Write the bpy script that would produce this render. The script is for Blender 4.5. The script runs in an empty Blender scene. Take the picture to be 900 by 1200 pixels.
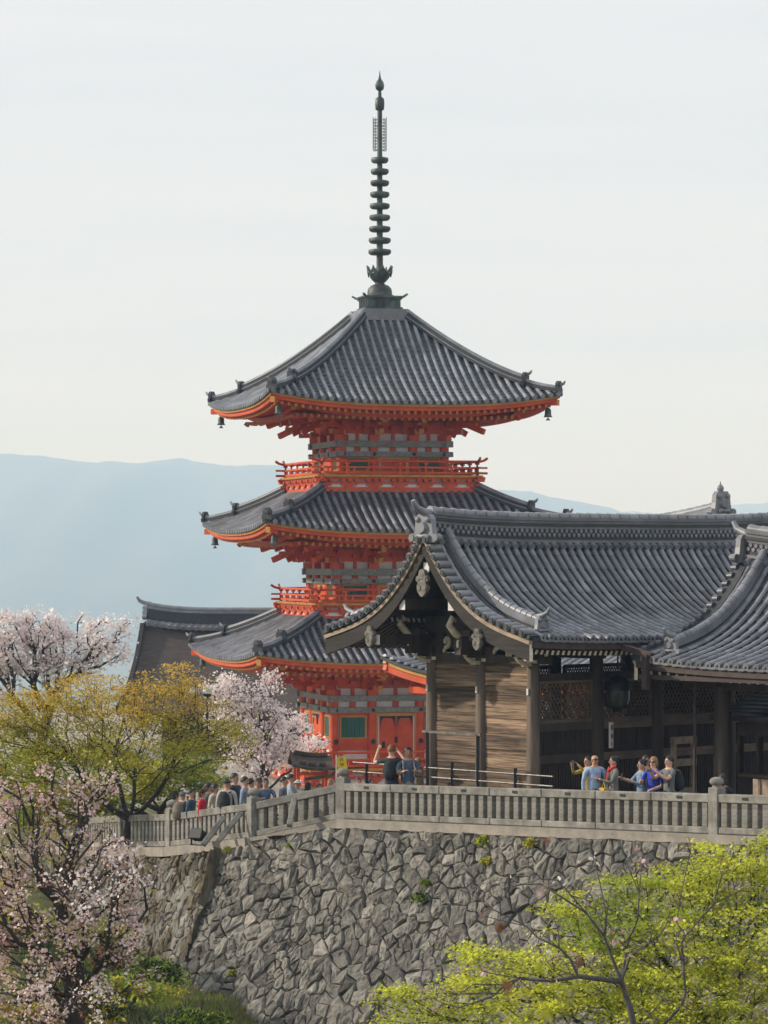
import bpy, bmesh, math, random
import numpy as np
from mathutils import Vector, Matrix
R = math.radians
sc = bpy.context.scene
random.seed(7); np.random.seed(7)
# ------------------------------------------------------------------ camera
F = 3800.0                      # focal length in photo pixels (photo 900x1200)
CZ = 6.0                        # camera height; the horizon is photo row 650
cam_d = bpy.data.cameras.new("camera"); cam = bpy.data.objects.new("camera", cam_d)
sc.collection.objects.link(cam); sc.camera = cam
cam.location = (0, 0, CZ); cam.rotation_euler = (R(90), 0, 0)
cam_d.sensor_fit = 'AUTO'; cam_d.sensor_width = 36; cam_d.lens = F/1200*36
cam_d.shift_y = 50/1200; cam_d.clip_end = 30000; cam_d.clip_start = 0.5
cam_d.dof.use_dof = True; cam_d.dof.focus_distance = 76; cam_d.dof.aperture_fstop = 5.0
# ------------------------------------------------------------------ light
SUN_EL = R(25); SUN_AZ = math.atan2(0.14, -1.0)      # direction towards the sun in the ground plane
sd = Vector((math.cos(SUN_AZ)*math.cos(SUN_EL), math.sin(SUN_AZ)*math.cos(SUN_EL), math.sin(SUN_EL)))
sun_d = bpy.data.lights.new("sun", 'SUN'); sun_d.energy = 4.2; sun_d.angle = R(1.2); sun_d.color = (1.0, .93, .83)
sun = bpy.data.objects.new("sun", sun_d); sc.collection.objects.link(sun)
sun.rotation_euler = sd.to_track_quat('Z', 'Y').to_euler(); sun.location = (-40, 20, 60)
world = bpy.data.worlds.new("World"); sc.world = world; world.use_nodes = True
wn = world.node_tree; wn.nodes.clear()
def N(nt, t, **kw):
    n = nt.nodes.new(t)
    for k, v in kw.items(): setattr(n, k, v)
    return n
wo = N(wn, 'ShaderNodeOutputWorld'); bg1 = N(wn, 'ShaderNodeBackground'); bg2 = N(wn, 'ShaderNodeBackground')
sky = N(wn, 'ShaderNodeTexSky', sky_type='NISHITA'); sky.sun_disc = False
sky.sun_elevation = SUN_EL; sky.sun_rotation = math.atan2(sd.x, sd.y); sky.air_density = 1.0; sky.dust_density = 2.0
bg1.inputs['Strength'].default_value = 0.08
wn.links.new(sky.outputs[0], bg1.inputs['Color'])
tc = N(wn, 'ShaderNodeTexCoord'); mp = N(wn, 'ShaderNodeMapping'); mp.inputs['Scale'].default_value = (3, 3, 40)
mp.inputs['Rotation'].default_value = (0, R(2.5), 0)
nz = N(wn, 'ShaderNodeTexNoise'); nz.inputs['Scale'].default_value = 1.3; nz.inputs['Detail'].default_value = 5; nz.inputs['Roughness'].default_value = .55
cr = N(wn, 'ShaderNodeValToRGB')
cr.color_ramp.elements[0].position = .3; cr.color_ramp.elements[0].color = (.825, .87, .94, 1)
cr.color_ramp.elements[1].position = .7; cr.color_ramp.elements[1].color = (.925, .945, .985, 1)
wn.links.new(tc.outputs['Generated'], mp.inputs[0]); wn.links.new(mp.outputs[0], nz.inputs['Vector'])
wn.links.new(nz.outputs[0], cr.inputs[0]); wn.links.new(cr.outputs[0], bg2.inputs['Color'])
bg2.inputs['Strength'].default_value = 1.0
mixw = N(wn, 'ShaderNodeMixShader'); mixw.inputs[0].default_value = .9
wn.links.new(bg1.outputs[0], mixw.inputs[1]); wn.links.new(bg2.outputs[0], mixw.inputs[2]); wn.links.new(mixw.outputs[0], wo.inputs[0])
sc.view_settings.view_transform = 'Standard'; sc.view_settings.look = 'None'
sc.view_settings.exposure = 0.0; sc.view_settings.gamma = 1; sc.view_settings.use_curve_mapping = False
sc.render.engine = 'CYCLES'; sc.cycles.use_denoising = True; sc.cycles.max_bounces = 6; sc.cycles.transparent_max_bounces = 6
sc.cycles.volume_bounces = 3
# ------------------------------------------------------------------ helpers
def P(px, py, Y): return Vector(((px-450)*Y/F, Y, CZ-(py-650)*Y/F))
GU = Vector((.743, .669, 0)); GV = Vector((.669, -.743, 0)); GO = Vector((2.17, 71.7, 0))   # temple grid: u along gate ridge, v along the terrace fence
GROT = math.atan2(.669, .743)
def G(u, v, z=0): p = GO+GU*u+GV*v; return Vector((p.x, p.y, z))
def toG(p): d = Vector((p[0], p[1], 0))-GO; return d.dot(GU), d.dot(GV)
def px_on_u(px, u):
    k = (px-450)/F                 # GO.x+GU.x u+GV.x v = k (GO.y+GU.y u+GV.y v)
    v = (k*(GO.y+GU.y*u)-GO.x-GU.x*u)/(GV.x-k*GV.y)
    return G(u, v), v
TV = [-120, -60, -25, -11.6, -8.7, -5.3, -4.4, -2.2, 9, 14]; TZ = [-4.3, -4.2, -3.0, -1.42, -1.12, -.70, -.52, -.03, .36, .55]
def terr(x, y):
    return float(np.interp(toG((x, y))[1], TV, TZ))

def lk(o): sc.collection.objects.link(o); return o
def tag(o, label=None, cat=None, group=None, kind=None):
    for k, v in (('label', label), ('category', cat), ('group', group), ('kind', kind)):
        if v: o[k] = v
    return o
def empty(name, loc=(0, 0, 0), rz=0, label=None, cat=None, group=None):
    o = lk(bpy.data.objects.new(name, None)); o.location = loc; o.rotation_euler = (0, 0, rz); o.empty_display_size = .3
    return tag(o, label, cat, group)
def copy_tree(o, parent=None):
    c = o.copy(); lk(c)
    if parent is not None: c.parent = parent
    for ch in o.children: copy_tree(ch, c)
    return c

class MB:
    def __init__(s): s.v = []; s.f = []; s.m = []; s.t = []; s.s = []; s.M = None
    def add(s, vs, fs, mi=0, tint=0.0, smooth=False):
        o = len(s.v)
        if s.M is not None: vs = [s.M @ Vector(p) for p in vs]
        s.v += [tuple(p) for p in vs]
        many = isinstance(mi, (list, tuple))
        for i, f in enumerate(fs):
            s.f.append(tuple(o+k for k in f)); s.m.append(mi[i] if many else mi); s.t.append(tint); s.s.append(smooth)
    def box(s, c, d, mi=0, tint=0.0, rot=None):
        x, y, z = d[0]/2, d[1]/2, d[2]/2; c = Vector(c)
        vs = [Vector(p) for p in ((-x,-y,-z),(x,-y,-z),(x,y,-z),(-x,y,-z),(-x,-y,z),(x,-y,z),(x,y,z),(-x,y,z))]
        if rot is not None: vs = [rot @ p for p in vs]
        s.add([c+p for p in vs], [(0,3,2,1),(4,5,6,7),(0,1,5,4),(1,2,6,5),(2,3,7,6),(3,0,4,7)], mi, tint)
    def bx(s, x0, x1, y0, y1, z0, z1, mi=0, tint=0.0):
        s.box(((x0+x1)/2, (y0+y1)/2, (z0+z1)/2), (abs(x1-x0), abs(y1-y0), abs(z1-z0)), mi, tint)
    def bar(s, p0, p1, w, h, mi=0, end=None, tint=0.0, up=(0, 0, 1)):
        p0 = Vector(p0); p1 = Vector(p1); d = (p1-p0).normalized(); up = Vector(up)
        sd_ = d.cross(up)
        if sd_.length < 1e-4: sd_ = d.cross(Vector((1, 0, 0)))
        sd_.normalize(); up = sd_.cross(d)
        a = sd_*w/2; b = up*h/2
        vs = [p0-a-b, p0+a-b, p0+a+b, p0-a+b, p1-a-b, p1+a-b, p1+a+b, p1-a+b]
        e = mi if end is None else end
        s.add(vs, [(0,1,2,3),(7,6,5,4),(1,0,4,5),(2,1,5,6),(3,2,6,7),(0,3,7,4)], [e, e, mi, mi, mi, mi], tint)
    def tube(s, pts, rads, n=8, mi=0, tint=0.0, cap=True, smooth=True, half=False, up=None):
        pts = [Vector(p) for p in pts]
        if not isinstance(rads, (list, tuple)): rads = [rads]*len(pts)
        vs = []; k = len(pts)
        ref = Vector(up) if up is not None else None
        nn = n+1 if half else n
        for i, p in enumerate(pts):
            d = (pts[min(i+1, k-1)]-pts[max(i-1, 0)])
            d = d.normalized() if d.length > 1e-9 else Vector((0, 0, 1))
            if ref is None: ref = Vector((0, 0, 1)) if abs(d.z) < .9 else Vector((1, 0, 0))
            a = d.cross(ref)
            if a.length < 1e-5: a = d.orthogonal()
            a.normalize(); b = a.cross(d)
            if up is None: ref = b
            for j in range(nn):
                t = math.pi*j/n if half else 2*math.pi*j/n
                vs.append(p+(a*math.cos(t)+b*math.sin(t))*rads[i])
        fs = []
        for i in range(k-1):
            for j in range(n):
                j2 = j+1 if half else (j+1) % n
                fs.append((i*nn+j, i*nn+j2, (i+1)*nn+j2, (i+1)*nn+j))
        s.add(vs, fs, mi, tint, smooth)
        if cap:
            s.add(vs[:nn], [tuple(range(nn-1, -1, -1))], mi, tint); s.add(vs[-nn:], [tuple(range(nn))], mi, tint)
    def lathe(s, prof, n=16, c=(0, 0, 0), mi=0, tint=0.0, smooth=True, cap=True):
        c = Vector(c); vs = []; fs = []
        for r, z in prof:
            for j in range(n):
                t = 2*math.pi*j/n; vs.append(c+Vector((r*math.cos(t), r*math.sin(t), z)))
        for i in range(len(prof)-1):
            for j in range(n): fs.append((i*n+j, i*n+(j+1) % n, (i+1)*n+(j+1) % n, (i+1)*n+j))
        s.add(vs, fs, mi, tint, smooth)
        if cap:
            s.add(vs[:n], [tuple(range(n-1, -1, -1))], mi, tint); s.add(vs[-n:], [tuple(range(n))], mi, tint)
    def ball(s, c, r, mi=0, n=10, tint=0.0):
        rx, ry, rz = (r, r, r) if not isinstance(r, (tuple, list)) else r
        c = Vector(c); vs = []; fs = []; m = max(4, n//2+1)
        for i in range(m+1):
            a = math.pi*i/m
            for j in range(n):
                t = 2*math.pi*j/n; vs.append(c+Vector((rx*math.sin(a)*math.cos(t), ry*math.sin(a)*math.sin(t), -rz*math.cos(a))))
        for i in range(m):
            for j in range(n): fs.append((i*n+j, i*n+(j+1) % n, (i+1)*n+(j+1) % n, (i+1)*n+j))
        s.add(vs, fs, mi, tint, True)
    def grid(s, rows, mi=0, tint=0.0, smooth=False, flip=False):
        k = len(rows[0]); vs = [p for r in rows for p in r]; fs = []
        for i in range(len(rows)-1):
            for j in range(k-1):
                q = (i*k+j, i*k+j+1, (i+1)*k+j+1, (i+1)*k+j); fs.append(q[::-1] if flip else q)
        s.add(vs, fs, mi, tint, smooth)
    def strip(s, pts, w, h, mi=0, side=None, tint=0.0, end=None, smooth=False):
        """a bar of width w (along side) and height h following a polyline, p at its bottom middle"""
        pts = [Vector(p) for p in pts]; k = len(pts); rows = []
        for i, p in enumerate(pts):
            d = (pts[min(i+1, k-1)]-pts[max(i-1, 0)]).normalized()
            a = Vector(side) if side is not None else d.cross(Vector((0, 0, 1))).normalized()
            b = a.cross(d).normalized()
            if b.z < 0: b = -b
            a = a*w/2; rows.append([p-a, p+a, p+a+b*h, p-a+b*h, p-a])
        s.grid(rows, mi, tint, smooth)
        e = mi if end is None else end
        s.add(rows[0][:4], [(3, 2, 1, 0)], e, tint); s.add(rows[-1][:4], [(0, 1, 2, 3)], e, tint)
    def plate(s, outline, t, mi=0, M=None, tint=0.0, rim=None):
        """extrude a 2D outline (x,z) by t along y"""
        n = len(outline); a = [Vector((x, -t/2, z)) for x, z in outline]; b = [Vector((x, t/2, z)) for x, z in outline]
        vs = a+b
        if M is not None: vs = [M @ p for p in vs]
        fs = [tuple(range(n)), tuple(range(2*n-1, n-1, -1))]+[(i, n+i, n+(i+1) % n, (i+1) % n) for i in range(n)]
        r = mi if rim is None else rim
        s.add(vs, fs, [mi, mi]+[r]*n, tint)
    def build(s, name, mats, parent=None, loc=None, rz=None, bevel=0, fixn=False):
        me = bpy.data.meshes.new(name); me.from_pydata(s.v, [], s.f)
        mats = mats if isinstance(mats, (list, tuple)) else [mats]
        for m in mats: me.materials.append(m)
        me.polygons.foreach_set('material_index', s.m); me.polygons.foreach_set('use_smooth', s.s)
        at = me.attributes.new('tint', 'FLOAT', 'FACE'); at.data.foreach_set('value', s.t)
        me.update()
        if fixn:
            bm = bmesh.new(); bm.from_mesh(me); bmesh.ops.recalc_face_normals(bm, faces=bm.faces); bm.to_mesh(me); bm.free()
        o = lk(bpy.data.objects.new(name, me))
        if parent is not None: o.parent = parent
        if loc is not None: o.location = loc
        if rz is not None: o.rotation_euler = (0, 0, rz)
        if bevel:
            b = o.modifiers.new('bevel', 'BEVEL'); b.width = bevel; b.segments = 1; b.limit_method = 'ANGLE'; b.angle_limit = R(40)
        return o

def np_mesh(name, verts, nper, mats, tints=None, midx=None, parent=None, smooth=False):
    """many equal polygons, nper corners each, from a (n,nper,3) array"""
    n = verts.shape[0]; me = bpy.data.meshes.new(name)
    me.vertices.add(n*nper); me.vertices.foreach_set('co', verts.reshape(-1).astype(np.float32))
    me.loops.add(n*nper); me.loops.foreach_set('vertex_index', np.arange(n*nper, dtype=np.int32))
    me.polygons.add(n); me.polygons.foreach_set('loop_start', np.arange(0, n*nper, nper, dtype=np.int32))
    try: me.polygons.foreach_set('loop_total', np.full(n, nper, dtype=np.int32))
    except Exception: pass
    for m in (mats if isinstance(mats, (list, tuple)) else [mats]): me.materials.append(m)
    if midx is not None: me.polygons.foreach_set('material_index', midx.astype(np.int32))
    at = me.attributes.new('tint', 'FLOAT', 'FACE')
    at.data.foreach_set('value', (tints if tints is not None else np.zeros(n)).astype(np.float32))
    me.update(calc_edges=True); me.validate()
    o = lk(bpy.data.objects.new(name, me))
    if parent is not None: o.parent = parent
    return o

# ------------------------------------------------------------------ materials
MATS = {}
def mat(name, c1, c2=None, rough=.7, scale=3.0, stretch=(1, 1, 1), tint=.35, bump=0.0, bscale=None, spec=.5, detail=5, transl=0.0, metal=0.0, coord='Object', lo=.35, hi=.68, c3=None, s3=.5, lo3=.55, hi3=.7, rvar=0.0):
    m = bpy.data.materials.new(name); m.use_nodes = True; nt = m.node_tree; nt.nodes.clear()
    out = N(nt, 'ShaderNodeOutputMaterial'); b = N(nt, 'ShaderNodeBsdfPrincipled')
    b.inputs['Roughness'].default_value = rough; b.inputs['Specular IOR Level'].default_value = spec; b.inputs['Metallic'].default_value = metal
    tc = N(nt, 'ShaderNodeTexCoord'); mp = N(nt, 'ShaderNodeMapping'); mp.inputs['Scale'].default_value = stretch
    nt.links.new(tc.outputs[coord], mp.inputs[0])
    nz = N(nt, 'ShaderNodeTexNoise'); nz.inputs['Scale'].default_value = scale; nz.inputs['Detail'].default_value = detail; nz.inputs['Roughness'].default_value = .6
    nt.links.new(mp.outputs[0], nz.inputs['Vector'])
    if c2 is None: c2 = tuple(x*.72 for x in c1)
    rp = N(nt, 'ShaderNodeValToRGB'); rp.color_ramp.elements[0].position = lo; rp.color_ramp.elements[1].position = hi
    rp.color_ramp.elements[0].color = (*c2, 1); rp.color_ramp.elements[1].color = (*c1, 1)
    nt.links.new(nz.outputs[0], rp.inputs[0]); col = rp.outputs[0]
    if c3 is not None:
        n3 = N(nt, 'ShaderNodeTexNoise'); n3.inputs['Scale'].default_value = s3; n3.inputs['Detail'].default_value = 6; nt.links.new(tc.outputs[coord], n3.inputs['Vector'])
        mr = N(nt, 'ShaderNodeMapRange'); mr.inputs['From Min'].default_value = lo3; mr.inputs['From Max'].default_value = hi3; nt.links.new(n3.outputs[0], mr.inputs[0])
        mx = N(nt, 'ShaderNodeMix', data_type='RGBA'); nt.links.new(mr.outputs[0], mx.inputs[0]); nt.links.new(col, mx.inputs[6]); mx.inputs[7].default_value = (*c3, 1); col = mx.outputs[2]
    at = N(nt, 'ShaderNodeAttribute', attribute_name='tint')
    ma = N(nt, 'ShaderNodeMath', operation='MULTIPLY_ADD'); nt.links.new(at.outputs['Fac'], ma.inputs[0]); ma.inputs[1].default_value = tint; ma.inputs[2].default_value = 1.0
    vm = N(nt, 'ShaderNodeVectorMath', operation='SCALE'); nt.links.new(col, vm.inputs[0]); nt.links.new(ma.outputs[0], vm.inputs['Scale'])
    nt.links.new(vm.outputs[0], b.inputs['Base Color'])
    if rvar:
        rr = N(nt, 'ShaderNodeMapRange'); rr.inputs['To Min'].default_value = rough-rvar; rr.inputs['To Max'].default_value = rough+rvar
        nt.links.new(nz.outputs[0], rr.inputs[0]); nt.links.new(rr.outputs[0], b.inputs['Roughness'])
    if bump:
        bn = N(nt, 'ShaderNodeTexNoise'); bn.inputs['Scale'].default_value = bscale or scale*3; bn.inputs['Detail'].default_value = 6
        nt.links.new(mp.outputs[0], bn.inputs['Vector'])
        bp = N(nt, 'ShaderNodeBump'); bp.inputs['Strength'].default_value = bump; bp.inputs['Distance'].default_value = .05
        nt.links.new(bn.outputs[0], bp.inputs['Height']); nt.links.new(bp.outputs[0], b.inputs['Normal'])
    sh = b.outputs[0]
    if transl:
        tr = N(nt, 'ShaderNodeBsdfTranslucent'); nt.links.new(vm.outputs[0], tr.inputs[0])
        ms = N(nt, 'ShaderNodeMixShader'); ms.inputs[0].default_value = transl
        nt.links.new(sh, ms.inputs[1]); nt.links.new(tr.outputs[0], ms.inputs[2]); sh = ms.outputs[0]
    nt.links.new(sh, out.inputs[0]); MATS[name] = m
    return m
TILE = mat('roof_tile', (.255, .265, .295), (.13, .137, .157), rough=.43, scale=1.5, tint=.6, rvar=.1, c3=(.17, .165, .145), s3=.35, lo3=.5, hi3=.8)
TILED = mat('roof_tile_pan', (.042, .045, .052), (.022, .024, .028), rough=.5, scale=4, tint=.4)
VERM = mat('vermilion_paint', (.66, .105, .028), (.50, .065, .018), rough=.55, scale=1.6, tint=.25, spec=.3, detail=8, c3=(.40, .095, .045), s3=.9, lo3=.52, hi3=.78, bump=.12, bscale=18)
OCHRE = mat('ochre_paint', (.55, .27, .04), rough=.6, scale=2)
WHITE = mat('white_plaster', (.74, .72, .70), (.62, .60, .58), rough=.85, scale=1.5)
GREEN = mat('green_shutter', (.012, .13, .085), (.008, .09, .06), rough=.5, scale=2)
BEAM = mat('painted_beam', (.30, .31, .29), (.13, .17, .14), rough=.7, scale=7, stretch=(1, 1, 2.5), detail=3, c3=(.22, .14, .13), s3=1.7)
BLACK = mat('black_metal', (.012, .012, .014), rough=.5)
BRONZE = mat('bronze', (.085, .10, .085), (.035, .038, .036), rough=.55, scale=2.5, metal=.3, c3=(.14, .22, .185), s3=1.2, lo3=.5, hi3=.75)
WOODD = mat('dark_timber', (.078, .057, .043), (.036, .027, .021), rough=.75, scale=3, stretch=(1, 1, .2), bump=.2)
WOODG = mat('weathered_column', (.19, .145, .11), (.085, .065, .05), rough=.8, scale=6, stretch=(1, 1, .12), bump=.4, bscale=14)
PLANK = mat('weathered_plank', (.33, .225, .145), (.085, .056, .036), rough=.85, scale=2.2, stretch=(8, .35, 7), bump=.8, bscale=5, tint=.7, lo=.40, hi=.62, c3=(.07, .045, .03), s3=2.2, lo3=.62, hi3=.74, detail=8)
CREAM = mat('cream_paint', (.78, .70, .56), (.50, .44, .34), rough=.8, scale=6)
GRAYW = mat('grey_carved_wood', (.24, .22, .19), (.11, .10, .085), rough=.85, scale=8)
BARK = mat('cypress_bark_roof', (.085, .066, .055), (.05, .039, .033), rough=.95, scale=2, stretch=(1, 1, 6), bump=.3)
STONEF = mat('fence_granite', (.32, .305, .27), (.16, .152, .135), rough=.9, scale=5, bump=.25, bscale=30, c3=(.11, .10, .08), s3=1.8, lo3=.48, hi3=.75, tint=.45, detail=8)
STONEW = mat('wall_stone', (.245, .226, .196), (.11, .103, .09), rough=.9, scale=5, detail=10, bump=1.0, bscale=7, tint=.55, c3=(.10, .095, .085), s3=.55, lo3=.5, hi3=.75)
MOSSW = mat('mossy_stone', (.15, .125, .075), (.05, .042, .028), rough=.95, scale=2.5, stretch=(3, 3, .6), bump=.6, bscale=8, tint=.5, c3=(.19, .18, .155), s3=1.1, lo3=.44, hi3=.58)
DIRT = mat('wall_gap_earth', (.075, .07, .06), rough=1, scale=5)
GRAVEL = mat('pale_gravel', (.36, .32, .27), (.27, .24, .20), rough=.95, scale=6)
GRASSG = mat('bank_grass', (.13, .15, .03), (.055, .06, .02), rough=.95, scale=1.4, bump=.5, bscale=12, c3=(.11, .09, .04), s3=.5)
# ================================================================== setting: ground, hills, haze
def smooth(a, b, x):
    t = min(1, max(0, (x-a)/(b-a))); return t*t*(3-2*t)
WALLTOP = [(-2.66, 16), (-2.66, -2.1), (-3.12, -4.3), (-3.05, -5.35), (-1.95, -8.6), (-1.25, -11.4), (1.0, -17), (4.8, -28), (12, -48), (20, -75), (30, -125)]   # (u, v) of the terrace edge
EV = [-125, -75, -48, -28, -17, -11.4, -8.6, -5.35, -4.3, -2.1, 16]; EU = [30, 20, 12, 4.8, 1.0, -1.25, -1.95, -3.05, -3.12, -2.66, -2.66]
mb = MB(); rows = []
vs_ = list(np.linspace(-125, -20, 22))+list(np.linspace(-18, 16, 69))
us_ = [0, .3, 1, 2, 4, 8, 15, 25, 40, 70, 120]
for v in vs_:
    e = float(np.interp(v, EV, EU)); row = []
    for k in us_:
        p = G(e+k, v); row.append((p.x, p.y, float(np.interp(v, TV, TZ))))
    rows.append(row)
mb.grid(rows, smooth=True, flip=True)
tag(mb.build('terrace_ground', GRAVEL), kind='structure')
def valley(x, y):
    z = -8.0
    z += 4.3*smooth(2.5, -4.2, x)*smooth(45, 68, y)          # grassy bank at the foot of the wall's left end
    z += 1.1*smooth(-5, -9, x)*smooth(60, 72, y)
    z += -60*smooth(100, 420, y)-112*smooth(300, 3000, y)
    z += .12*math.sin(x*1.3+y*.7)+.1*math.sin(x*2.9-y*1.7)
    return z
xs = sorted(set([-5990, -2500, -700, -300, -150, -80, -45, -30]+list(np.linspace(-22, 12, 69))+[18, 30, 60, 120, 300, 700, 2500, 5990]))
ys = sorted(set([-990, -400, -100, -30, 5, 20, 35, 45]+list(np.linspace(50, 95, 61))+[105, 125, 160, 220, 300, 450, 700, 1100, 1600, 3000, 6000, 13190]))
mb = MB(); mb.grid([[(x, y, valley(x, y)) for x in xs] for y in ys], smooth=True)
tag(mb.build('ground', GRASSG), kind='structure')
# far hills, one ridge line behind the other
HILL = mat('hill_forest', (.05, .07, .035), (.02, .032, .018), rough=1, scale=.002, bump=0, detail=8)
def hills(name, Yr, pts, wob, depth=1500, seed=1, x0=-420, x1=1380):
    rnd = random.Random(seed); mb = MB(); rows = []
    ph = [rnd.uniform(0, 6.28) for _ in range(24)]
    n = 260; fr = (-1.0, -.72, -.5, -.34, -.22, -.12, -.05, 0, .12, .4, .8)
    for t in fr:
        row = []
        for i in range(n):
            px = x0+(x1-x0)*i/(n-1); top = np.interp(px, [a for a, b in pts], [b for a, b in pts])
            top += sum(wob*math.sin(px*(.03*(1.5**k))+ph[k])/(1.33**k) for k in range(11))
            z1 = CZ+(650-top)*Yr/F
            y = Yr+t*depth; x = (px-450)*Yr/F*(1+.25*t*0)
            prof = (1-abs(t))**1.25 if t < 0 else (1-t)
            spur = 1+.28*math.sin(px*.021+ph[12]+t*2.2)*(1-abs(t))*abs(t)*3+.12*math.sin(px*.06+ph[13]-t*4)*abs(t)*(1-abs(t))*3
            z = -190+(z1+190)*prof*(spur if t < 0 else 1)
            row.append((x, y, z))
        rows.append(row)
    mb.grid(rows, smooth=True)
    return tag(mb.build(name, HILL), kind='structure')
hills('hills', 9000, [(-500, 560), (-200, 540), (0, 531), (60, 536), (105, 542), (160, 543), (212, 536), (262, 545), (330, 548), (420, 560), (520, 572), (570, 575), (620, 575), (660, 583), (705, 595), (740, 603), (800, 609), (1400, 612)], 1.0, 3600, 3)
hills('far_hills', 11200, [(-500, 600), (600, 606), (715, 601), (762, 598), (790, 604), (838, 597), (880, 590), (930, 586), (1100, 592), (1400, 600)], 1.0, 1700, 5)
hills('near_hills', 7300, [(-500, 690), (0, 702), (60, 697), (150, 706), (300, 712), (500, 716), (1400, 716)], 1.2, 1300, 9)
# the air: one even haze round everything below the sky
HAZE_D = 0.00025
hz = bpy.data.materials.new('haze_air'); hz.use_nodes = True; nt = hz.node_tree; nt.nodes.clear()
ho = N(nt, 'ShaderNodeOutputMaterial'); hv = N(nt, 'ShaderNodeVolumePrincipled')
hv.inputs['Color'].default_value = (.44, .655, 1.0, 1); hv.inputs['Density'].default_value = HAZE_D; hv.inputs['Absorption Color'].default_value = (1, 1, 1, 1); hv.inputs['Anisotropy'].default_value = 0.0
nt.links.new(hv.outputs[0], ho.inputs['Volume'])
mb = MB(); mb.bx(-6000, 6000, -1000, 13200, -200, 345)
tag(mb.build('haze', hz), kind='stuff')
# ------------------------------------------------------------------ the stone retaining wall
def arc(path):
    s = [0]
    for a, b in zip(path, path[1:]): s.append(s[-1]+(b-a).length)
    return s
wpath = []
pp = [G(u, v) for u, v in WALLTOP[:8]]
for a, b in zip(pp, pp[1:]):
    k = max(1, int((b-a).length/.35))
    for i in range(k): wpath.append(a+(b-a)*i/k)
wpath.append(pp[-1])
for _ in range(3):                                  # soften the bends a little
    wpath = [wpath[0]]+[(wpath[i-1]+wpath[i]*2+wpath[i+1])/4 for i in range(1, len(wpath)-1)]+[wpath[-1]]
ws = arc(wpath); wnrm = []
for i in range(len(wpath)):
    d = (wpath[min(i+1, len(wpath)-1)]-wpath[max(i-1, 0)]).normalized(); wnrm.append(Vector((-d.y, d.x, 0)))
wnrm = [sum((wnrm[max(0, min(len(wnrm)-1, i+k))] for k in range(-4, 5)), Vector()).normalized() for i in range(len(wnrm))]
if wnrm[3].dot(Vector((-.74, -.67, 0))) < 0: wnrm = [-n for n in wnrm]
wz = [terr(p.x, p.y)-.02 for p in wpath]
WXS = np.array([p.x for p in wpath]); WYS = np.array([p.y for p in wpath]); NX = np.array([n.x for n in wnrm]); NY = np.array([n.y for n in wnrm])
def wallp(s, h, out=0.0):
    x = np.interp(s, ws, WXS); y = np.interp(s, ws, WYS); nx = np.interp(s, ws, NX); ny = np.interp(s, ws, NY); z = np.interp(s, ws, wz)
    l = math.hypot(nx, ny); nx /= l; ny /= l
    o = .30*h+.042*h*h; sl = .30+.084*h; q = 1/math.hypot(1, sl)
    return Vector((x+nx*(o+out*q), y+ny*(o+out*q), z-h+out*sl*q))
wall = empty('retaining_wall', (0, 0, 0), 0, 'battered dry-stone retaining wall of grey boulders below the terrace fence', 'stone wall')
mb = MB(); HM = 7.2
sg = np.linspace(0, ws[-1], 90); mb.grid([[wallp(s, h, -.035) for s in sg] for h in np.linspace(0, HM, 16)], smooth=True)
mb.build('backing', DIRT, wall)
SC = [ws[i] for i in range(len(wpath)) if toG(wpath[i])[1] > -5.4][-1]     # arc length at the wall's corner
def voronoi(s0, s1, h1, size, seed, sx=1.2):
    rnd = random.Random(seed); pts = []
    y = -size*.5; r = 0
    while y < h1+size:
        hh = size*rnd.uniform(.6, 1.2); x = s0-size+rnd.uniform(0, size)
        while x < s1+size:
            w = size*sx*rnd.choice((.45, .6, .9, 1.1, 1.4, 1.9, 2.3)); pts.append((x+w/2+rnd.uniform(-.15, .15)*size, y+rnd.uniform(-.45, .45)*size)); x += w
        y += hh; r += 1
    pts = [q for q in pts if rnd.random() > .20]; pts += [(rnd.uniform(s0, s1), rnd.uniform(0, h1)) for _ in range(int(len(pts)*.16))]
    pts = np.array(pts); cells = []
    for i, c in enumerate(pts):
        d = np.hypot(*(pts-c).T); nb = np.argsort(d)[1:22]
        poly = [c+np.array(q) for q in ((-2, -2), (2, -2), (2, 2), (-2, 2))]
        for j in nb:
            m = (c+pts[j])/2; n = pts[j]-c; new = []
            for a, b in zip(poly, poly[1:]+poly[:1]):
                da = np.dot(a-m, n); db = np.dot(b-m, n)
                if da <= 0: new.append(a)
                if da*db < 0: new.append(a+(b-a)*da/(da-db))
            poly = new
            if len(poly) < 3: break
        if len(poly) >= 3 and s0-.1 < c[0] < s1+.1 and -.05 < c[1] < h1: cells.append((c, poly))
    return cells
rnd = random.Random(11)
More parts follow.
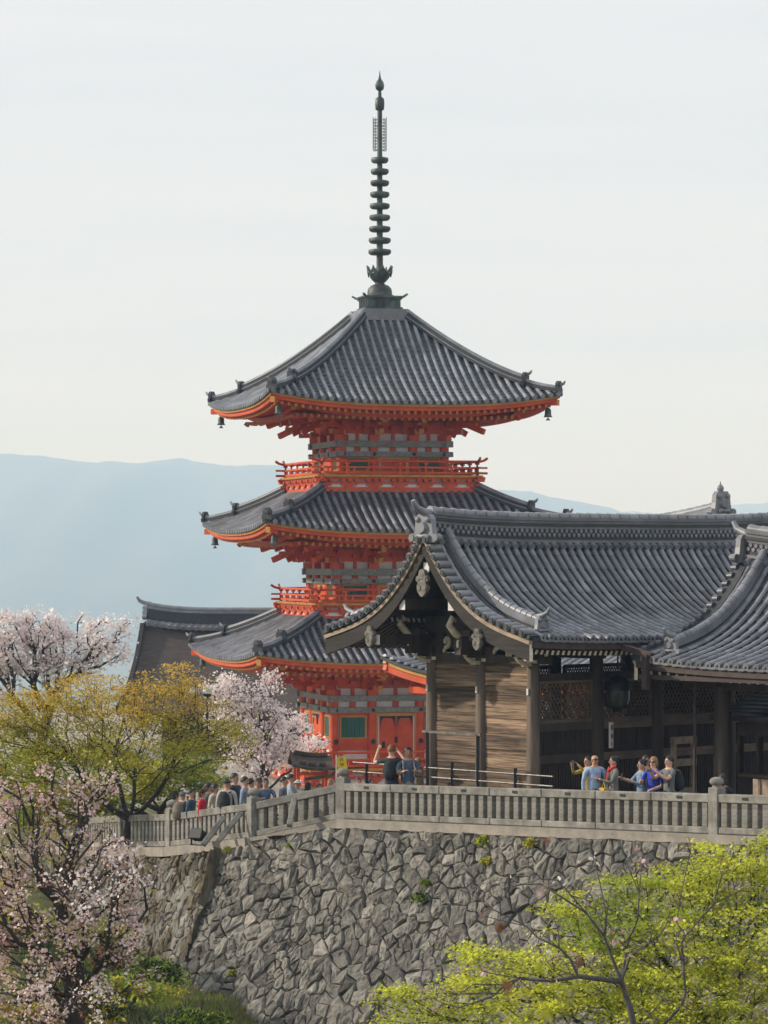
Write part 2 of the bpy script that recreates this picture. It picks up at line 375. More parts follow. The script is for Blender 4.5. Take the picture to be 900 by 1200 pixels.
def stones(mb, cells, s0, s1, relief):
    for c, poly in cells:
        c = sum(poly)/len(poly); rad = np.mean([np.linalg.norm(q-c) for q in poly])
        pol = [q for q in poly]
        # drop very short edges, then wobble
        pol = [q for k, q in enumerate(pol) if np.linalg.norm(q-pol[k-1]) > .05]
        if len(pol) < 3: continue
        fine = []
        for a, b in zip(pol, pol[1:]+pol[:1]):
            L_ = np.linalg.norm(b-a); fine.append(a)
            if L_ > .16: fine.append((a+b)/2+np.array((rnd.uniform(-.012, .012), rnd.uniform(-.012, .012))))
        gap = rnd.uniform(-.003, .010); tl = rnd.uniform(-.22, .22), rnd.uniform(-.28, .16); hb = relief*rnd.uniform(.4, 1.2)*min(1.2, rad/.2)
        rings = []
        for sh, out in ((gap/max(rad, .05), -.035), (gap/max(rad, .05)+.05, .55), (.20+gap, .85), (.55, 1.0)):
            ring = []
            for q in fine:
                w = q+(c-q)*min(.9, sh); ls, lh = w-c
                o = (out*hb if out > 0 else out)+(tl[0]*ls+tl[1]*lh)*(1 if out > 0 else 0)+(rnd.uniform(-.026, .026) if out > .2 else 0)
                s_ = min(max(w[0], s0), s1); h_ = max(w[1], -.02)
                ring.append(wallp(s_, h_, o))
            rings.append(ring)
        ctr = wallp(min(max(c[0], s0), s1), max(c[1], 0), hb*1.0+rnd.uniform(-.01, .015))
        k = len(fine); vs = [p for r_ in rings for p in r_]+[ctr]; fs = []
        for a in range(3):
            for j in range(k): fs.append((a*k+j, a*k+(j+1) % k, (a+1)*k+(j+1) % k, (a+1)*k+j))
        for j in range(k): fs.append((3*k+j, 3*k+(j+1) % k, 4*k))
        t = rnd.gauss(0, .5); t = max(-1, min(1.1, t))
        mb.add(vs, fs, 0, t)
mb = MB(); stones(mb, voronoi(0, SC, HM, .235, 5), 0, SC+.05, .085)
mb.build('stone_face', STONEW, wall, fixn=False)
mb = MB(); stones(mb, voronoi(SC, ws[-1], HM, .23, 8, 1.2), SC-.05, ws[-1], .08)
mb.build('mossy_face', MOSSW, wall)
# ================================================================== the pagoda
PZ = -4.2
PC = Vector((-.185, 140.7, PZ)); PR = R(14.6)
pag = empty('pagoda', PC, PR, 'three-storey vermilion pagoda with grey tiled roofs and tall bronze finial', 'pagoda')
def side(k): return Matrix.Rotation(-k*math.pi/2, 4, 'Z')
def W(z): return z-PZ
def square_roof(zt, h, hin, a, b, up, sp=.35):
    """four concave tiled slopes; eave middle at world height zt, half width h, open square hin in the middle"""
    def z(l, r): return W(zt)+a*(1-r/h)+b*(1-r/h)**2+up*(r/h)**2*(abs(l)/h)**2.6
    roof = MB(); rnd = random.Random(int(h*100))
    for k in range(4):
        roof.M = side(k)
        n = int((h-hin)/.27); rows = []
        for i in range(n+1):
            r = hin+(h-hin)*i/n; m = 26
            ls = [r*(-1+2*j/m) for j in range(m+1)]
            if i > 0: rows.append([(l, -r, z(l, r)+.035) for l in ls])
            if i < n: rows.append([(l, -(r+.004), z(l, r+.004)-.0) for l in ls])
        for q in range(0, len(rows)-1, 2):
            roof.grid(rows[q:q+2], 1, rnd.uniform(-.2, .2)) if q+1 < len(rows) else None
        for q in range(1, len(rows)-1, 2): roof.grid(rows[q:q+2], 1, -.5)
        c = int(h/sp); ribs = [sp*(j+.5)*s for j in range(c+1) for s in (-1, 1) if sp*(j+.5) < h-.12]
        for l in ribs:
            r0 = max(abs(l)+.02, hin); nseg = max(2, int((h-r0)/.5)); pts = []
            pts = [Vector((l, -(r0+(h+.06-r0)*i/nseg), 0)) for i in range(nseg+1)]
            for q in pts: q.z = z(l, -q.y)+.02+rnd.uniform(-.006, .006); q.x += rnd.uniform(-.008, .008)
            tb = rnd.uniform(-.25, .25)
            for i in range(nseg):
                roof.tube([pts[i], pts[i+1]], [.080, .088], 5, 0, tb+rnd.uniform(-.45, .45), cap=(i == nseg-1), half=True, up=(0, 0, 1))
            e = pts[-1]; roof.tube([e+Vector((0, .02, -.01)), e+Vector((0, -.03, -.012))], .105, 8, 0, -.1)
        m = 40                                          # dark eave edge tiles
        roof.strip([(h*(-1+2*i/m), -h+.02, z(h*(-1+2*i/m), h)-.10) for i in range(m+1)], .14, .10, 1, None, -.2)
    ro = roof.build('roof', [TILE, TILED], pag)
    # eave boards: ochre line, vermilion fascia, two rows of rafters, soffit
    ev = MB()
    for k in range(4):
        ev.M = side(k); m = 40
        def line(rin, dz, w, hh, mi):
            q = h-rin
            ev.strip([(q*(-1+2*i/m), -q, z(q*(-1+2*i/m)*h/q, h)+dz) for i in range(m+1)], w, hh, mi)
        line(.08, -.19, .12, .09, 1); line(.20, -.36, .14, .17, 0); line(1.35, -.62, .16, .2, 0)
    ev.build('eave_board', [VERM, OCHRE], ro)
    rf = MB(); sf = MB()
    for k in range(4):
        rf.M = side(k); sf.M = side(k); c = int(h/.30)
        for j in range(-c, c+1):
            l = j*.30
            if abs(l) > h-.35: continue
            ri = max(h-1.45, abs(l)*.98); zz = z(l, h)
            if h-.30-ri > .1: rf.bar((l, -(h-.30), zz-.43), (l, -ri, zz-.43+.16*(h-.3-ri)), .11, .13, 0, 1)
            l2 = l; ro2 = h-1.3; ri2 = max(1.6, abs(l2))
            if ro2-ri2 > .1 and abs(l2) < ro2: rf.bar((l2, -ro2, z(l2, h)*.6+W(zt)*.4-.64), (l2, -ri2, W(zt)-.64+.17*(ro2-ri2)), .12, .14, 0, 1)
        m = 24
        sf.grid([[(q*(-1+2*i/m), -q, z(h*(-1+2*i/m), h)+dz+.0) for i in range(m+1)] for q, dz in ((h-.12, -.33), (h-1.4, -.18), (1.5, .35))], 0)
    rf.build('rafter_row', [VERM, OCHRE], ro); sf.build('soffit', [VERM], ro)
    # hip ridges with their ornaments
    for k in range(4):
        mb = MB(); mb.M = side(k)
        def hp(r): return Vector((-r, -r, z(r, r)+.03))
        m = 16; r1 = h*.80; r2 = h*1.0
        pts = [hp(hin+(r1-hin)*i/m) for i in range(m+1)]
        mb.strip(pts, .34, .30, 1, (.7071, -.7071, 0), 0); mb.tube([p+Vector((0, 0, .32)) for p in pts], .13, 6, 0, .1)
        mb.tube([p+Vector((.10, -.10, .16)) for p in pts], .05, 4, 0, .1); mb.tube([p+Vector((-.10, .10, .16)) for p in pts], .05, 4, 0, .1)
        pts2 = [hp(r1+(r2-.05-r1)*i/6) for i in range(7)]
        mb.strip(pts2, .28, .16, 1, (.7071, -.7071, 0), 0); mb.tube([p+Vector((0, 0, .18)) for p in pts2], .115, 6, 0, .1)
        D = Vector((-.7071, -.7071, 0)); S_ = Vector((.7071, -.7071, 0))
        for r, sz, hh in ((r1+.05, 1.0, .42), (r2-.08, .85, .26)):
            p = hp(r); M0 = Matrix((S_, D, Vector((0, 0, 1)))).transposed().to_4x4(); M0.translation = p
            o = [(-.27, -.02), (.27, -.02), (.30, .16), (.22, .22), (.24, .40), (.12, .55), (-.12, .55), (-.24, .40), (-.22, .22), (-.30, .16)]
            mb.plate([(x*sz, zz*sz) for x, zz in o], .13, 1, M0)
            mb.tube([p+Vector((0, 0, hh))-D*.1, p+D*.12+Vector((0, 0, hh+.05)), p+D*.24+Vector((0, 0, hh+.10)), p+D*.31+Vector((0, 0, hh+.20))], [.075, .075, .06, .03], 6, 0)
        mb.build('hip_ridge', [TILE, TILED], ro)
        hb = MB(); hb.M = side(k)                        # corner rafters
        hb.bar((-h*.985, -h*.985, z(h, h)-.40), (-1.6, -1.6, W(zt)+.2), .22, .24, 0, 1)
        hb.bar((-h*.80, -h*.80, z(h, h)-.66), (-1.6, -1.6, W(zt)+.05), .24, .24, 0, 1)
        hb.build('corner_rafter', [VERM, OCHRE], ro)
    return ro, z
def bracket(diag):
    mb = MB(); s = 1.414 if diag else 1.0
    def blk(x, o, z, w=.24, h=.16): mb.box((x, -o, z+h/2), (w, w, h), 0)
    mb.box((0, -.02, .13), (.44, .44, .26), 0)
    for st, (o, z) in enumerate(((0, .28), (.5, .56), (1.0, .84))):
        o *= s; L = (.95, 1.05, 1.15)[st]
        if not diag or st == 0 or True:
            for dx in ((1,) if not diag else (1,)):
                if not diag: mb.bar((-L/2, -o, z+.09), (L/2, -o, z+.09), .17, .18, 0, 1)
                for x in ((-L/2+.1, 0, L/2-.1) if not diag else (0,)): blk(x, o, z+.18)
        mb.bar((0, .2, z+.09), (0, -(o+.62*s), z+.09), .17, .20, 0, 1)
    mb.bar((0, .0, 1.12), (0, -(1.95 if diag else 1.4), .36), .20, .24, 0, 1 if not diag else 0)       # tail rafter sloping down and out
    mb.bar((0, .0, 1.62), (0, -(2.55 if diag else 1.95), .82), .20, .24, 0, 1 if not diag else 0)
    blk(0, 1.3*s, 1.10, .26, .2)
    if not diag: mb.bar((-.65, -1.35, 1.36), (.65, -1.35, 1.36), .17, .18, 0, 1)
    return mb
def brackets(parent, zb, b, bi):
    proto = {}
    for k in range(4):
        for l, dg in ((-bi, 0), (bi, 0), (-b, 1)):
            M = side(k) @ Matrix.Translation((l, -b, W(zb)))
            if dg: M = M @ Matrix.Rotation(-math.pi/4, 4, 'Z')
            if dg not in proto:
                o = bracket(dg).build('bracket', [VERM, OCHRE], parent); proto[dg] = o
            else:
                o = proto[dg].copy(); lk(o); o.parent = parent
            o.matrix_local = M
    wl = MB()                                                       # wall purlins and plaster between the brackets
    for k in range(4):
        wl.M = side(k)
        wl.bx(-b, b, -b+.06, -b+.14, W(zb), W(zb)+.46, 1); wl.bx(-b, b, -b+.05, -b+.14, W(zb)+.46, W(zb)+1.5, 0)
        for l in (-(b+bi)/2, 0, (b+bi)/2):
            for s in (-1, 1): wl.bx(l+s*.02, l+s*(b-bi)/2, -b+.02, -b+.06, W(zb)+.30, W(zb)+.48, 0)
        for q in (.66, .98): wl.bx(-b-.5, b+.5, -b-.08, -b+.05, W(zb)+q, W(zb)+q+.16, 0)
        for l in (-(b+bi)/2, 0, (b+bi)/2):
            wl.bx(l-.07, l+.07, -b-.03, -b+.05, W(zb), W(zb)+.5, 0); wl.box((l, -b-.05, W(zb)+.56), (.28, .26, .16), 0)
        wl.bar((-b-1.5, -b-1.5, W(zb)+1.5), (b+1.5, -b-1.5, W(zb)+1.5), .2, .24, 0, 1)
        wl.bar((-b-.6, -b-.62, W(zb)+1.02), (b+.6, -b-.62, W(zb)+1.02), .15, .16, 0, 1)
    wl.build('bracket_frieze', [VERM, WHITE], parent)
def storey(zf, zb0, zb1, zc0, zc1, b, bi, zwin, zdoor):
    """walls from zf; two painted tie beams zb0..zb1 and zc0..zc1"""
    st = empty('storey', (0, 0, 0)); st.parent = pag
    w = MB()
    for k in range(4):
        w.M = side(k)
        w.bx(-b+.05, b-.05, -b+.04, -b+.12, W(zf), W(zc1), 1)
        for l in (-(b+bi)/2, (b+bi)/2): w.bx(l-(b-bi)/2+.15, l+(b-bi)/2-.15, -b-.02, -b+.05, W(zwin[0])-.55, W(zwin[0])-.22, 0)
        w.bx(-b, b, -b-.06, -b+.05, W(zwin[0])-.30, W(zwin[0])-.04, 0)
        w.bx(-b, b, -b-.04, -b+.05, W(zf), W(zf)+.25, 0)
        w.bx(-b, b, -b-.03, -b+.05, W(zwin[1])+.05, W(zb0), 0)
        for l in (-bi, bi, -(b+bi)/2, 0, (b+bi)/2): w.bx(l-.13, l+.13, -b-.03, -b+.05, W(zb1), W(zc0), 0)
    w.build('wall', [VERM, WHITE], st)
    cp = None
    for k in range(4):
        for l in (-b, -bi, bi):
            if cp is None:
                m = MB(); m.lathe([(.2, 0), (.2, W(zc1)-W(zf))], 14, (0, 0, 0), 0, cap=True); cp = m.build('column', [VERM], st); o = cp
            else: o = cp.copy(); lk(o); o.parent = st
            o.matrix_local = side(k) @ Matrix.Translation((l, -b, W(zf)))
    for z0, z1 in ((zb0, zb1), (zc0, zc1)):
        m = MB()
        for k in range(4):
            m.M = side(k); m.bar((-b-.34, -b-.10, W((z0+z1)/2)), (b+.34, -b-.10, W((z0+z1)/2)), .26, z1-z0, 0)
            if z0 == zb0:
                for l in (-b+.05, -bi, bi, b-.05): m.tube([(l, -b-.22, W((z0+z1)/2)), (l, -b-.27, W((z0+z1)/2))], .085, 8, 1)
        m.build('tie_beam', [BEAM, BLACK], st)
    for k in range(4):
        M = side(k)
        for l in (-(b+bi)/2, (b+bi)/2):
            hw = min((b-bi)/2-.24, .52)
            m = MB(); m.M = M; f = .07
            m.bx(l-hw-f, l+hw+f, -b-.06, -b+.03, W(zwin[0])-f, W(zwin[0]), 0); m.bx(l-hw-f, l+hw+f, -b-.06, -b+.03, W(zwin[1]), W(zwin[1])+f, 0)
            m.bx(l-hw-f, l-hw, -b-.06, -b+.03, W(zwin[0]), W(zwin[1]), 0); m.bx(l+hw, l+hw+f, -b-.06, -b+.03, W(zwin[0]), W(zwin[1]), 0)
            wo_ = m.build('window', [OCHRE], st)
            m = MB(); m.M = M; c = 9
            for i in range(c):
                x = l-hw+2*hw*(i+.5)/c; m.box((x, -b-.01, W((zwin[0]+zwin[1])/2)), (2*hw/c*.8, .05, zwin[1]-zwin[0]), 0)
            m.bx(l-hw, l+hw, -b+.01, -b+.03, W(zwin[0]), W(zwin[1]), 0, -.5)
            m.build('shutter', [GREEN], wo_)
        dw = bi-.30; m = MB(); m.M = M
        m.bx(-dw, -.012, -b-.05, -b+.03, W(zdoor[0]), W(zdoor[1]), 0); m.bx(.012, dw, -b-.05, -b+.03, W(zdoor[0]), W(zdoor[1]), 0)
        for s in (-1, 1):
            m.bx(s*dw, s*(dw+.05), -b-.07, -b+.03, W(zdoor[0]), W(zdoor[1]), 2)
            m.bx(s*(dw+.05), s*(dw+.19), -b-.10, -b+.03, W(zdoor[0]), W(zdoor[1])+.12, 1)
        m.bx(-dw-.19, dw+.19, -b-.11, -b+.03, W(zdoor[1]), W(zdoor[1])+.14, 1)
        d = m.build('door', [VERM, OCHRE, WHITE], st)
        m = MB(); m.M = M; H = zdoor[1]-zdoor[0]
        if H > 1.2:                                            # scalloped black hinge plates and lock
            T = W(zdoor[1])
            for s in (-1, 1):
                for x0, dx in ((.06, .12), (dw-.05, -.12)):
                    m.plate([(s*x0, T), (s*(x0+dx), T), (s*(x0+dx), T-.10), (s*(x0+dx*.4), T-.22), (s*x0, T-.46)], .03, 0, Matrix.Translation((0, -b-.07, 0)))
                m.bx(s*.05, s*(dw-.02), -b-.085, -b-.05, T-.09, T, 0)
            m.bx(-.07, .07, -b-.085, -b-.05, W(zdoor[0])+H*.40, W(zdoor[0])+H*.53, 0)
            m.build('hinge_plate', [BLACK], d)
    # round black nail covers on the waist rail
    if zwin[1]-zwin[0] > .6:
        m = MB()
        for k in range(4):
            m.M = side(k)
            for l in (-b+.05, -bi, bi, b-.05):
                for zz, yo in ((zwin[0]-.17, .20),):
                    m.tube([(l, -b-yo, W(zz)), (l, -b-yo-.05, W(zz))], .11, 8, 0)
        m.build('nail_cover', [BLACK], st)
    return st
def balcony(zd, zbot, zr, hb, hp):
    bal = empty('balcony', (0, 0, 0)); bal.parent = pag
    m = MB()
    for k in range(4):
        m.M = side(k)
        m.bx(-hp, hp, -hp, -hp+.1, W(zbot)-.5, W(zd)-.1, 1)
        m.bx(-hp-.03, hp+.03, -hp-.06, -hp+.06, W(zbot)-.5, W(zbot)+.24, 0)
        hz_ = zd-zbot
        m.bx(-hp-.05, hp+.05, -hp-.09, -hp+.05, W(zbot)+hz_*.52, W(zbot)+hz_*.66, 0)
        n = 6
        for i in range(n+1):
            l = hp*(-1+2*i/n)
            m.bx(l-.09, l+.09, -hp-.04, -hp+.05, W(zbot)+.1, W(zbot)+hz_*.5, 0)
            m.bx(l-.34, l+.34, -hp-.10, -hp+.02, W(zbot)+hz_*.40, W(zbot)+hz_*.52, 0)
            m.bx(l-.2, l+.2, -hp-.09, -hp+.02, W(zbot)+hz_*.28, W(zbot)+hz_*.40, 0)
            for q in (-.3, 0, .3): m.box((l+q, -hp-.12, W(zbot)+hz_*.72), (.16, .3, .11), 0)
        m.bx(-hb-.2, hb+.2, -hb+.05, -hb+.20, W(zd)-.17, W(zd)-.05, 0)
    m.build('balcony_base', [VERM, WHITE], bal)
    m = MB()
    for k in range(4):
        m.M = side(k)
        m.bar((-hb, -hb-.02, W(zd)-.03), (hb, -hb-.02, W(zd)-.03), .08, .10, 1); m.bx(-hb, hb, -hb+.02, -1.5, W(zd)-.06, W(zd), 0)
        for i in range(30):
            l = hb*(-1+2*i/29); m.bx(l-.045, l+.045, -hb-.075, -hb-.05, W(zd)-.07, W(zd)+.01, 1)
    m.build('deck', [VERM, OCHRE], bal)
    hr = hb-.14
    for k in range(4):
        m = MB(); m.M = side(k); H = zr-zd
        for f, w in ((.18, .10), (.56, .08)): m.bar((-hr-.45, -hr, W(zd)+H*f), (hr+.45, -hr, W(zd)+H*f), w, w, 0, 1)
        m.tube([(-hr-.46, -hr, W(zr)+.15), (-hr-.3, -hr, W(zr)+.05), (-hr-.1, -hr, W(zr)), (0, -hr, W(zr)), (hr+.1, -hr, W(zr)), (hr+.3, -hr, W(zr)+.05), (hr+.46, -hr, W(zr)+.15)], .06, 6, 0)
        n = 6
        for i in range(n+1):
            l = hr*(-1+2*i/n); m.box((l, -hr, W(zd)+H*.28), (.11, .11, H*.56), 0)
            m.box((l, -hr, W(zd)+H*.78), (.07, .07, H*.44), 0); m.box((l, -hr, W(zr)-.09), (.16, .16, .07), 0)
        for i in range(n*2):
            l = hr*(-1+2*(i+.5)/(n*2)); m.box((l, -hr, W(zd)+H*.37), (.06, .06, H*.4), 0)
        m.build('railing', [VERM, OCHRE], bal)
    return bal
# levels, from the top down
r3, z3 = square_roof(12.34, 6.25, .95, 2.9, 1.9, .45)
r2, z2 = square_roof(7.0, 6.5, 3.35, 2.6, 1.7, .42)
r1, z1 = square_roof(1.60, 7.0, 3.55, 2.6, 1.7, .40)
brackets(r3, 10.86, 2.27, .87); brackets(r2, 5.40, 2.50, .96); brackets(r1, .02, 2.72, 1.05)
storey(9.36, 10.18, 10.40, 10.60, 10.86, 2.27, .87, (9.62, 10.10), (9.42, 10.06))
storey(3.94, 4.76, 4.98, 5.12, 5.40, 2.50, .96, (4.14, 4.68), (3.98, 4.60))
storey(-2.95, -.70, -.48, -.22, .02, 2.72, 1.05, (-1.75, -.90), (-2.75, -.86))
balcony(9.36, 8.62, 9.96, 3.55, 3.32); balcony(3.94, 3.18, 4.52, 3.72, 3.5)
# lowest veranda
bal = balcony(-3.0, -3.9, -2.32, 4.25, 4.0)
m = MB(); m.bx(-4.6, 4.6, -4.6, 4.6, -.5, W(-3.75)); m.build('stone_base', [STONEF], pag)
# finial
sp = empty('finial', (0, 0, W(16.45))); sp.parent = pag
m = MB(); m.M = Matrix.Rotation(R(0), 4, 'Z')
for hw, z0, z1_ in ((1.08, -.35, .05), (.95, .05, .16)): m.bx(-hw, hw, -hw, hw, z0, z1_, 0)
m.build('roof_cap', [TILE], sp)
m = MB()
m.bx(-.74, .74, -.74, .74, .16, .66, 0); m.bx(-.82, .82, -.82, .82, .16, .24, 0); m.bx(-.80, .80, -.80, .80, .58, .66, 0)
m.bx(-.90, .90, -.90, .90, .66, .73, 0)
for sx_ in (-1, 1):
    for sy_ in (-1, 1): m.bar((sx_*.84, sy_*.84, .70), (sx_*.98, sy_*.98, .80), .1, .07, 0)
for k in range(4):
    m.M = side(k)
    for i in range(5): m.bx(-.6+i*.3-.03, -.6+i*.3+.03, -.77, -.73, .24, .58, 0, -.5)
    m.M = None
m.build('dew_basin', [BRONZE], sp)
m = MB(); m.lathe([(.62, .73), (.62, .80), (.54, .82), (.54, .95), (.50, 1.10), (.38, 1.22), (.22, 1.28), (.2, 1.36)], 20); m.build('inverted_bowl', [BRONZE], sp)
m = MB(); m.lathe([(.2, 1.34), (.3, 1.42), (.42, 1.56), (.46, 1.72), (.42, 1.76)], 16)
for i in range(8):
    t = i*math.pi/4; M0 = Matrix.Rotation(t, 4, 'Z') @ Matrix.Translation((0, -.47, 1.68))
    m.plate([(-.17, -.1), (-.19, .12), (-.09, .24), (-.05, .30), (0, .42), (.05, .30), (.09, .24), (.19, .12), (.17, -.1), (.08, .1), (-.08, .1)], .05, 0, M0 @ Matrix.Rotation(R(14), 4, 'X'))
m.build('lotus_flower', [BRONZE], sp)
zp = lambda py: 6+(650-py)/27.0-16.45
m = MB(); m.tube([(0, 0, 1.3), (0, 0, zp(240)), (0, 0, zp(130)), (0, 0, zp(100))], [.15, .125, .105, .06], 10); m.build('mast', [BRONZE], sp)
for i in range(9):
    y = 295.3-(295.3-187.6)*i/8; r = .50-.12*i/8; z0 = zp(y)
    m = MB(); m.lathe([(.13, -.13), (r*.82, -.13), (r*.98, -.06), (r, .02), (r*.95, .09), (r*.6, .12), (.13, .13)], 20, (0, 0, z0)); m.build('ring', [BRONZE], sp)
for k in range(4):                                      # openwork flame
    m = MB(); m.M = Matrix.Rotation(k*math.pi/2+R(30), 4, 'Z')
    za, zb_ = zp(177), zp(138)
    m.tube([(.26, 0, za), (.26, 0, zb_)], .013, 4)
    for i in range(11):
        z0 = za+(zb_-za)*(i+.2)/11; d = .10
        m.tube([(.25, 0, z0), (.33, 0, z0-.01), (.40, 0, z0+.03), (.42, 0, z0+.10)], [.018, .02, .018, .008], 5)
        m.tube([(.26, 0, z0+.02), (.21, 0, z0+.0), (.17, 0, z0+.05)], [.014, .014, .008], 4)
        if i % 4 == 0: m.tube([(.1, 0, z0), (.26, 0, z0)], .012, 4)
    m.build('flame', [BRONZE], sp)
m = MB(); z0 = zp(122); m.lathe([(.1, -.30), (.19, -.24), (.21, 0), (.19, .22), (.1, .30)], 14, (0, 0, z0)); m.build('dragon_wheel', [BRONZE], sp)
m = MB(); z0 = zp(100); m.lathe([(.07, -.25), (.17, -.18), (.20, -.02), (.16, .14), (.07, .25), (.035, .40), (.012, .62)], 14, (0, 0, z0)); m.build('jewel', [BRONZE], sp)
# wind bells under the corners
def bell(name):
    m = MB(); m.lathe([(.03, .62), (.03, .50)], 6); m.lathe([(.05, .50), (.13, .46), (.17, .36), (.18, .12), (.24, .0), (.20, .0)], 12)
    m.tube([(0, 0, .05), (0, 0, -.1)], .02, 4); m.plate([(-.12, -.18), (.12, -.18), (.05, -.06), (-.05, -.06)], .03)
    return m.build(name, [BRONZE])
proto = None
LV = {3: ('top', z3, 6.25, 12.34), 2: ('middle', z2, 6.5, 7.0), 1: ('lowest', z1, 7.0, 1.6)}
for lv in (3, 2, 1):
    nm, zf, h, zt = LV[lv]
    for k, wh in ((0, 'near front corner'), (1, 'far left corner'), (3, 'right corner')):
        if proto is None: o = proto = bell('wind_bell')
        else: o = proto.copy(); lk(o)
        q = Matrix.Rotation(PR, 4, 'Z') @ (side(k) @ Vector((-h*.93, -h*.93, zf(h, h)-1.0))) + PC
        o.location = q; o.scale = (.78, .78, .78)
        tag(o, 'small green bronze bell under the %s of the pagoda\'s %s roof' % (wh, nm), 'wind bell', 'wind bells on the pagoda roofs')
# ================================================================== tiled gable roofs on the temple grid
def prof_gate(d, h=3.3):
    return float(np.interp(abs(d), [0, .3, .63, 1.0, 1.4, 1.85, 2.27, 2.8, 3.3], [6.36, 5.94, 5.53, 5.16, 4.85, 4.62, 4.45, 4.29, 4.17]))
_pk = np.polyfit([0, .3, .63, 1.0, 1.4, 1.85, 2.27, 2.8, 3.3], [6.36, 5.94, 5.53, 5.16, 4.85, 4.62, 4.45, 4.29, 4.17], 4)
PROF = lambda d: float(np.polyval(_pk, abs(d)))
def oni(mb, M, s=1.0, horn=True, mi=0):
    """ridge-end ogre tile: a rounded plate with cheeks and scrolled feet, in the plane y=0, facing -y"""
    o = [(-.30, 0), (.30, 0), (.42, .04), (.46, .14), (.38, .20), (.30, .18), (.27, .34), (.25, .52), (.17, .62), (-.17, .62), (-.25, .52), (-.27, .34), (-.30, .18), (-.38, .20), (-.46, .14), (-.42, .04)]
    mb.plate([(x*s, z*s) for x, z in o], .14*s, mi, M)
    old = mb.M; mb.M = (old @ M) if old is not None else M
    mb.tube([(0, -.06*s, .33*s), (0, -.15*s, .33*s)], [.15*s, .11*s], 10, mi)
    for x in (-1, 1):
        mb.ball((x*.16*s, -.08*s, .50*s), .07*s, mi, 6); mb.tube([(x*.38*s, .07*s, .11*s), (x*.38*s, -.09*s, .11*s)], .085*s, 8, mi)
        mb.tube([(x*.20*s, -.08*s, .12*s), (x*.10*s, -.12*s, .16*s), (0, -.12*s, .13*s)], .05*s, 5, mi)
    if horn: mb.tube([(0, .2*s, .62*s), (0, -.05*s, .66*s), (0, -.28*s, .76*s), (0, -.38*s, .92*s)], [.10*s, .09*s, .075*s, .05*s], 7, mi)
    mb.M = old
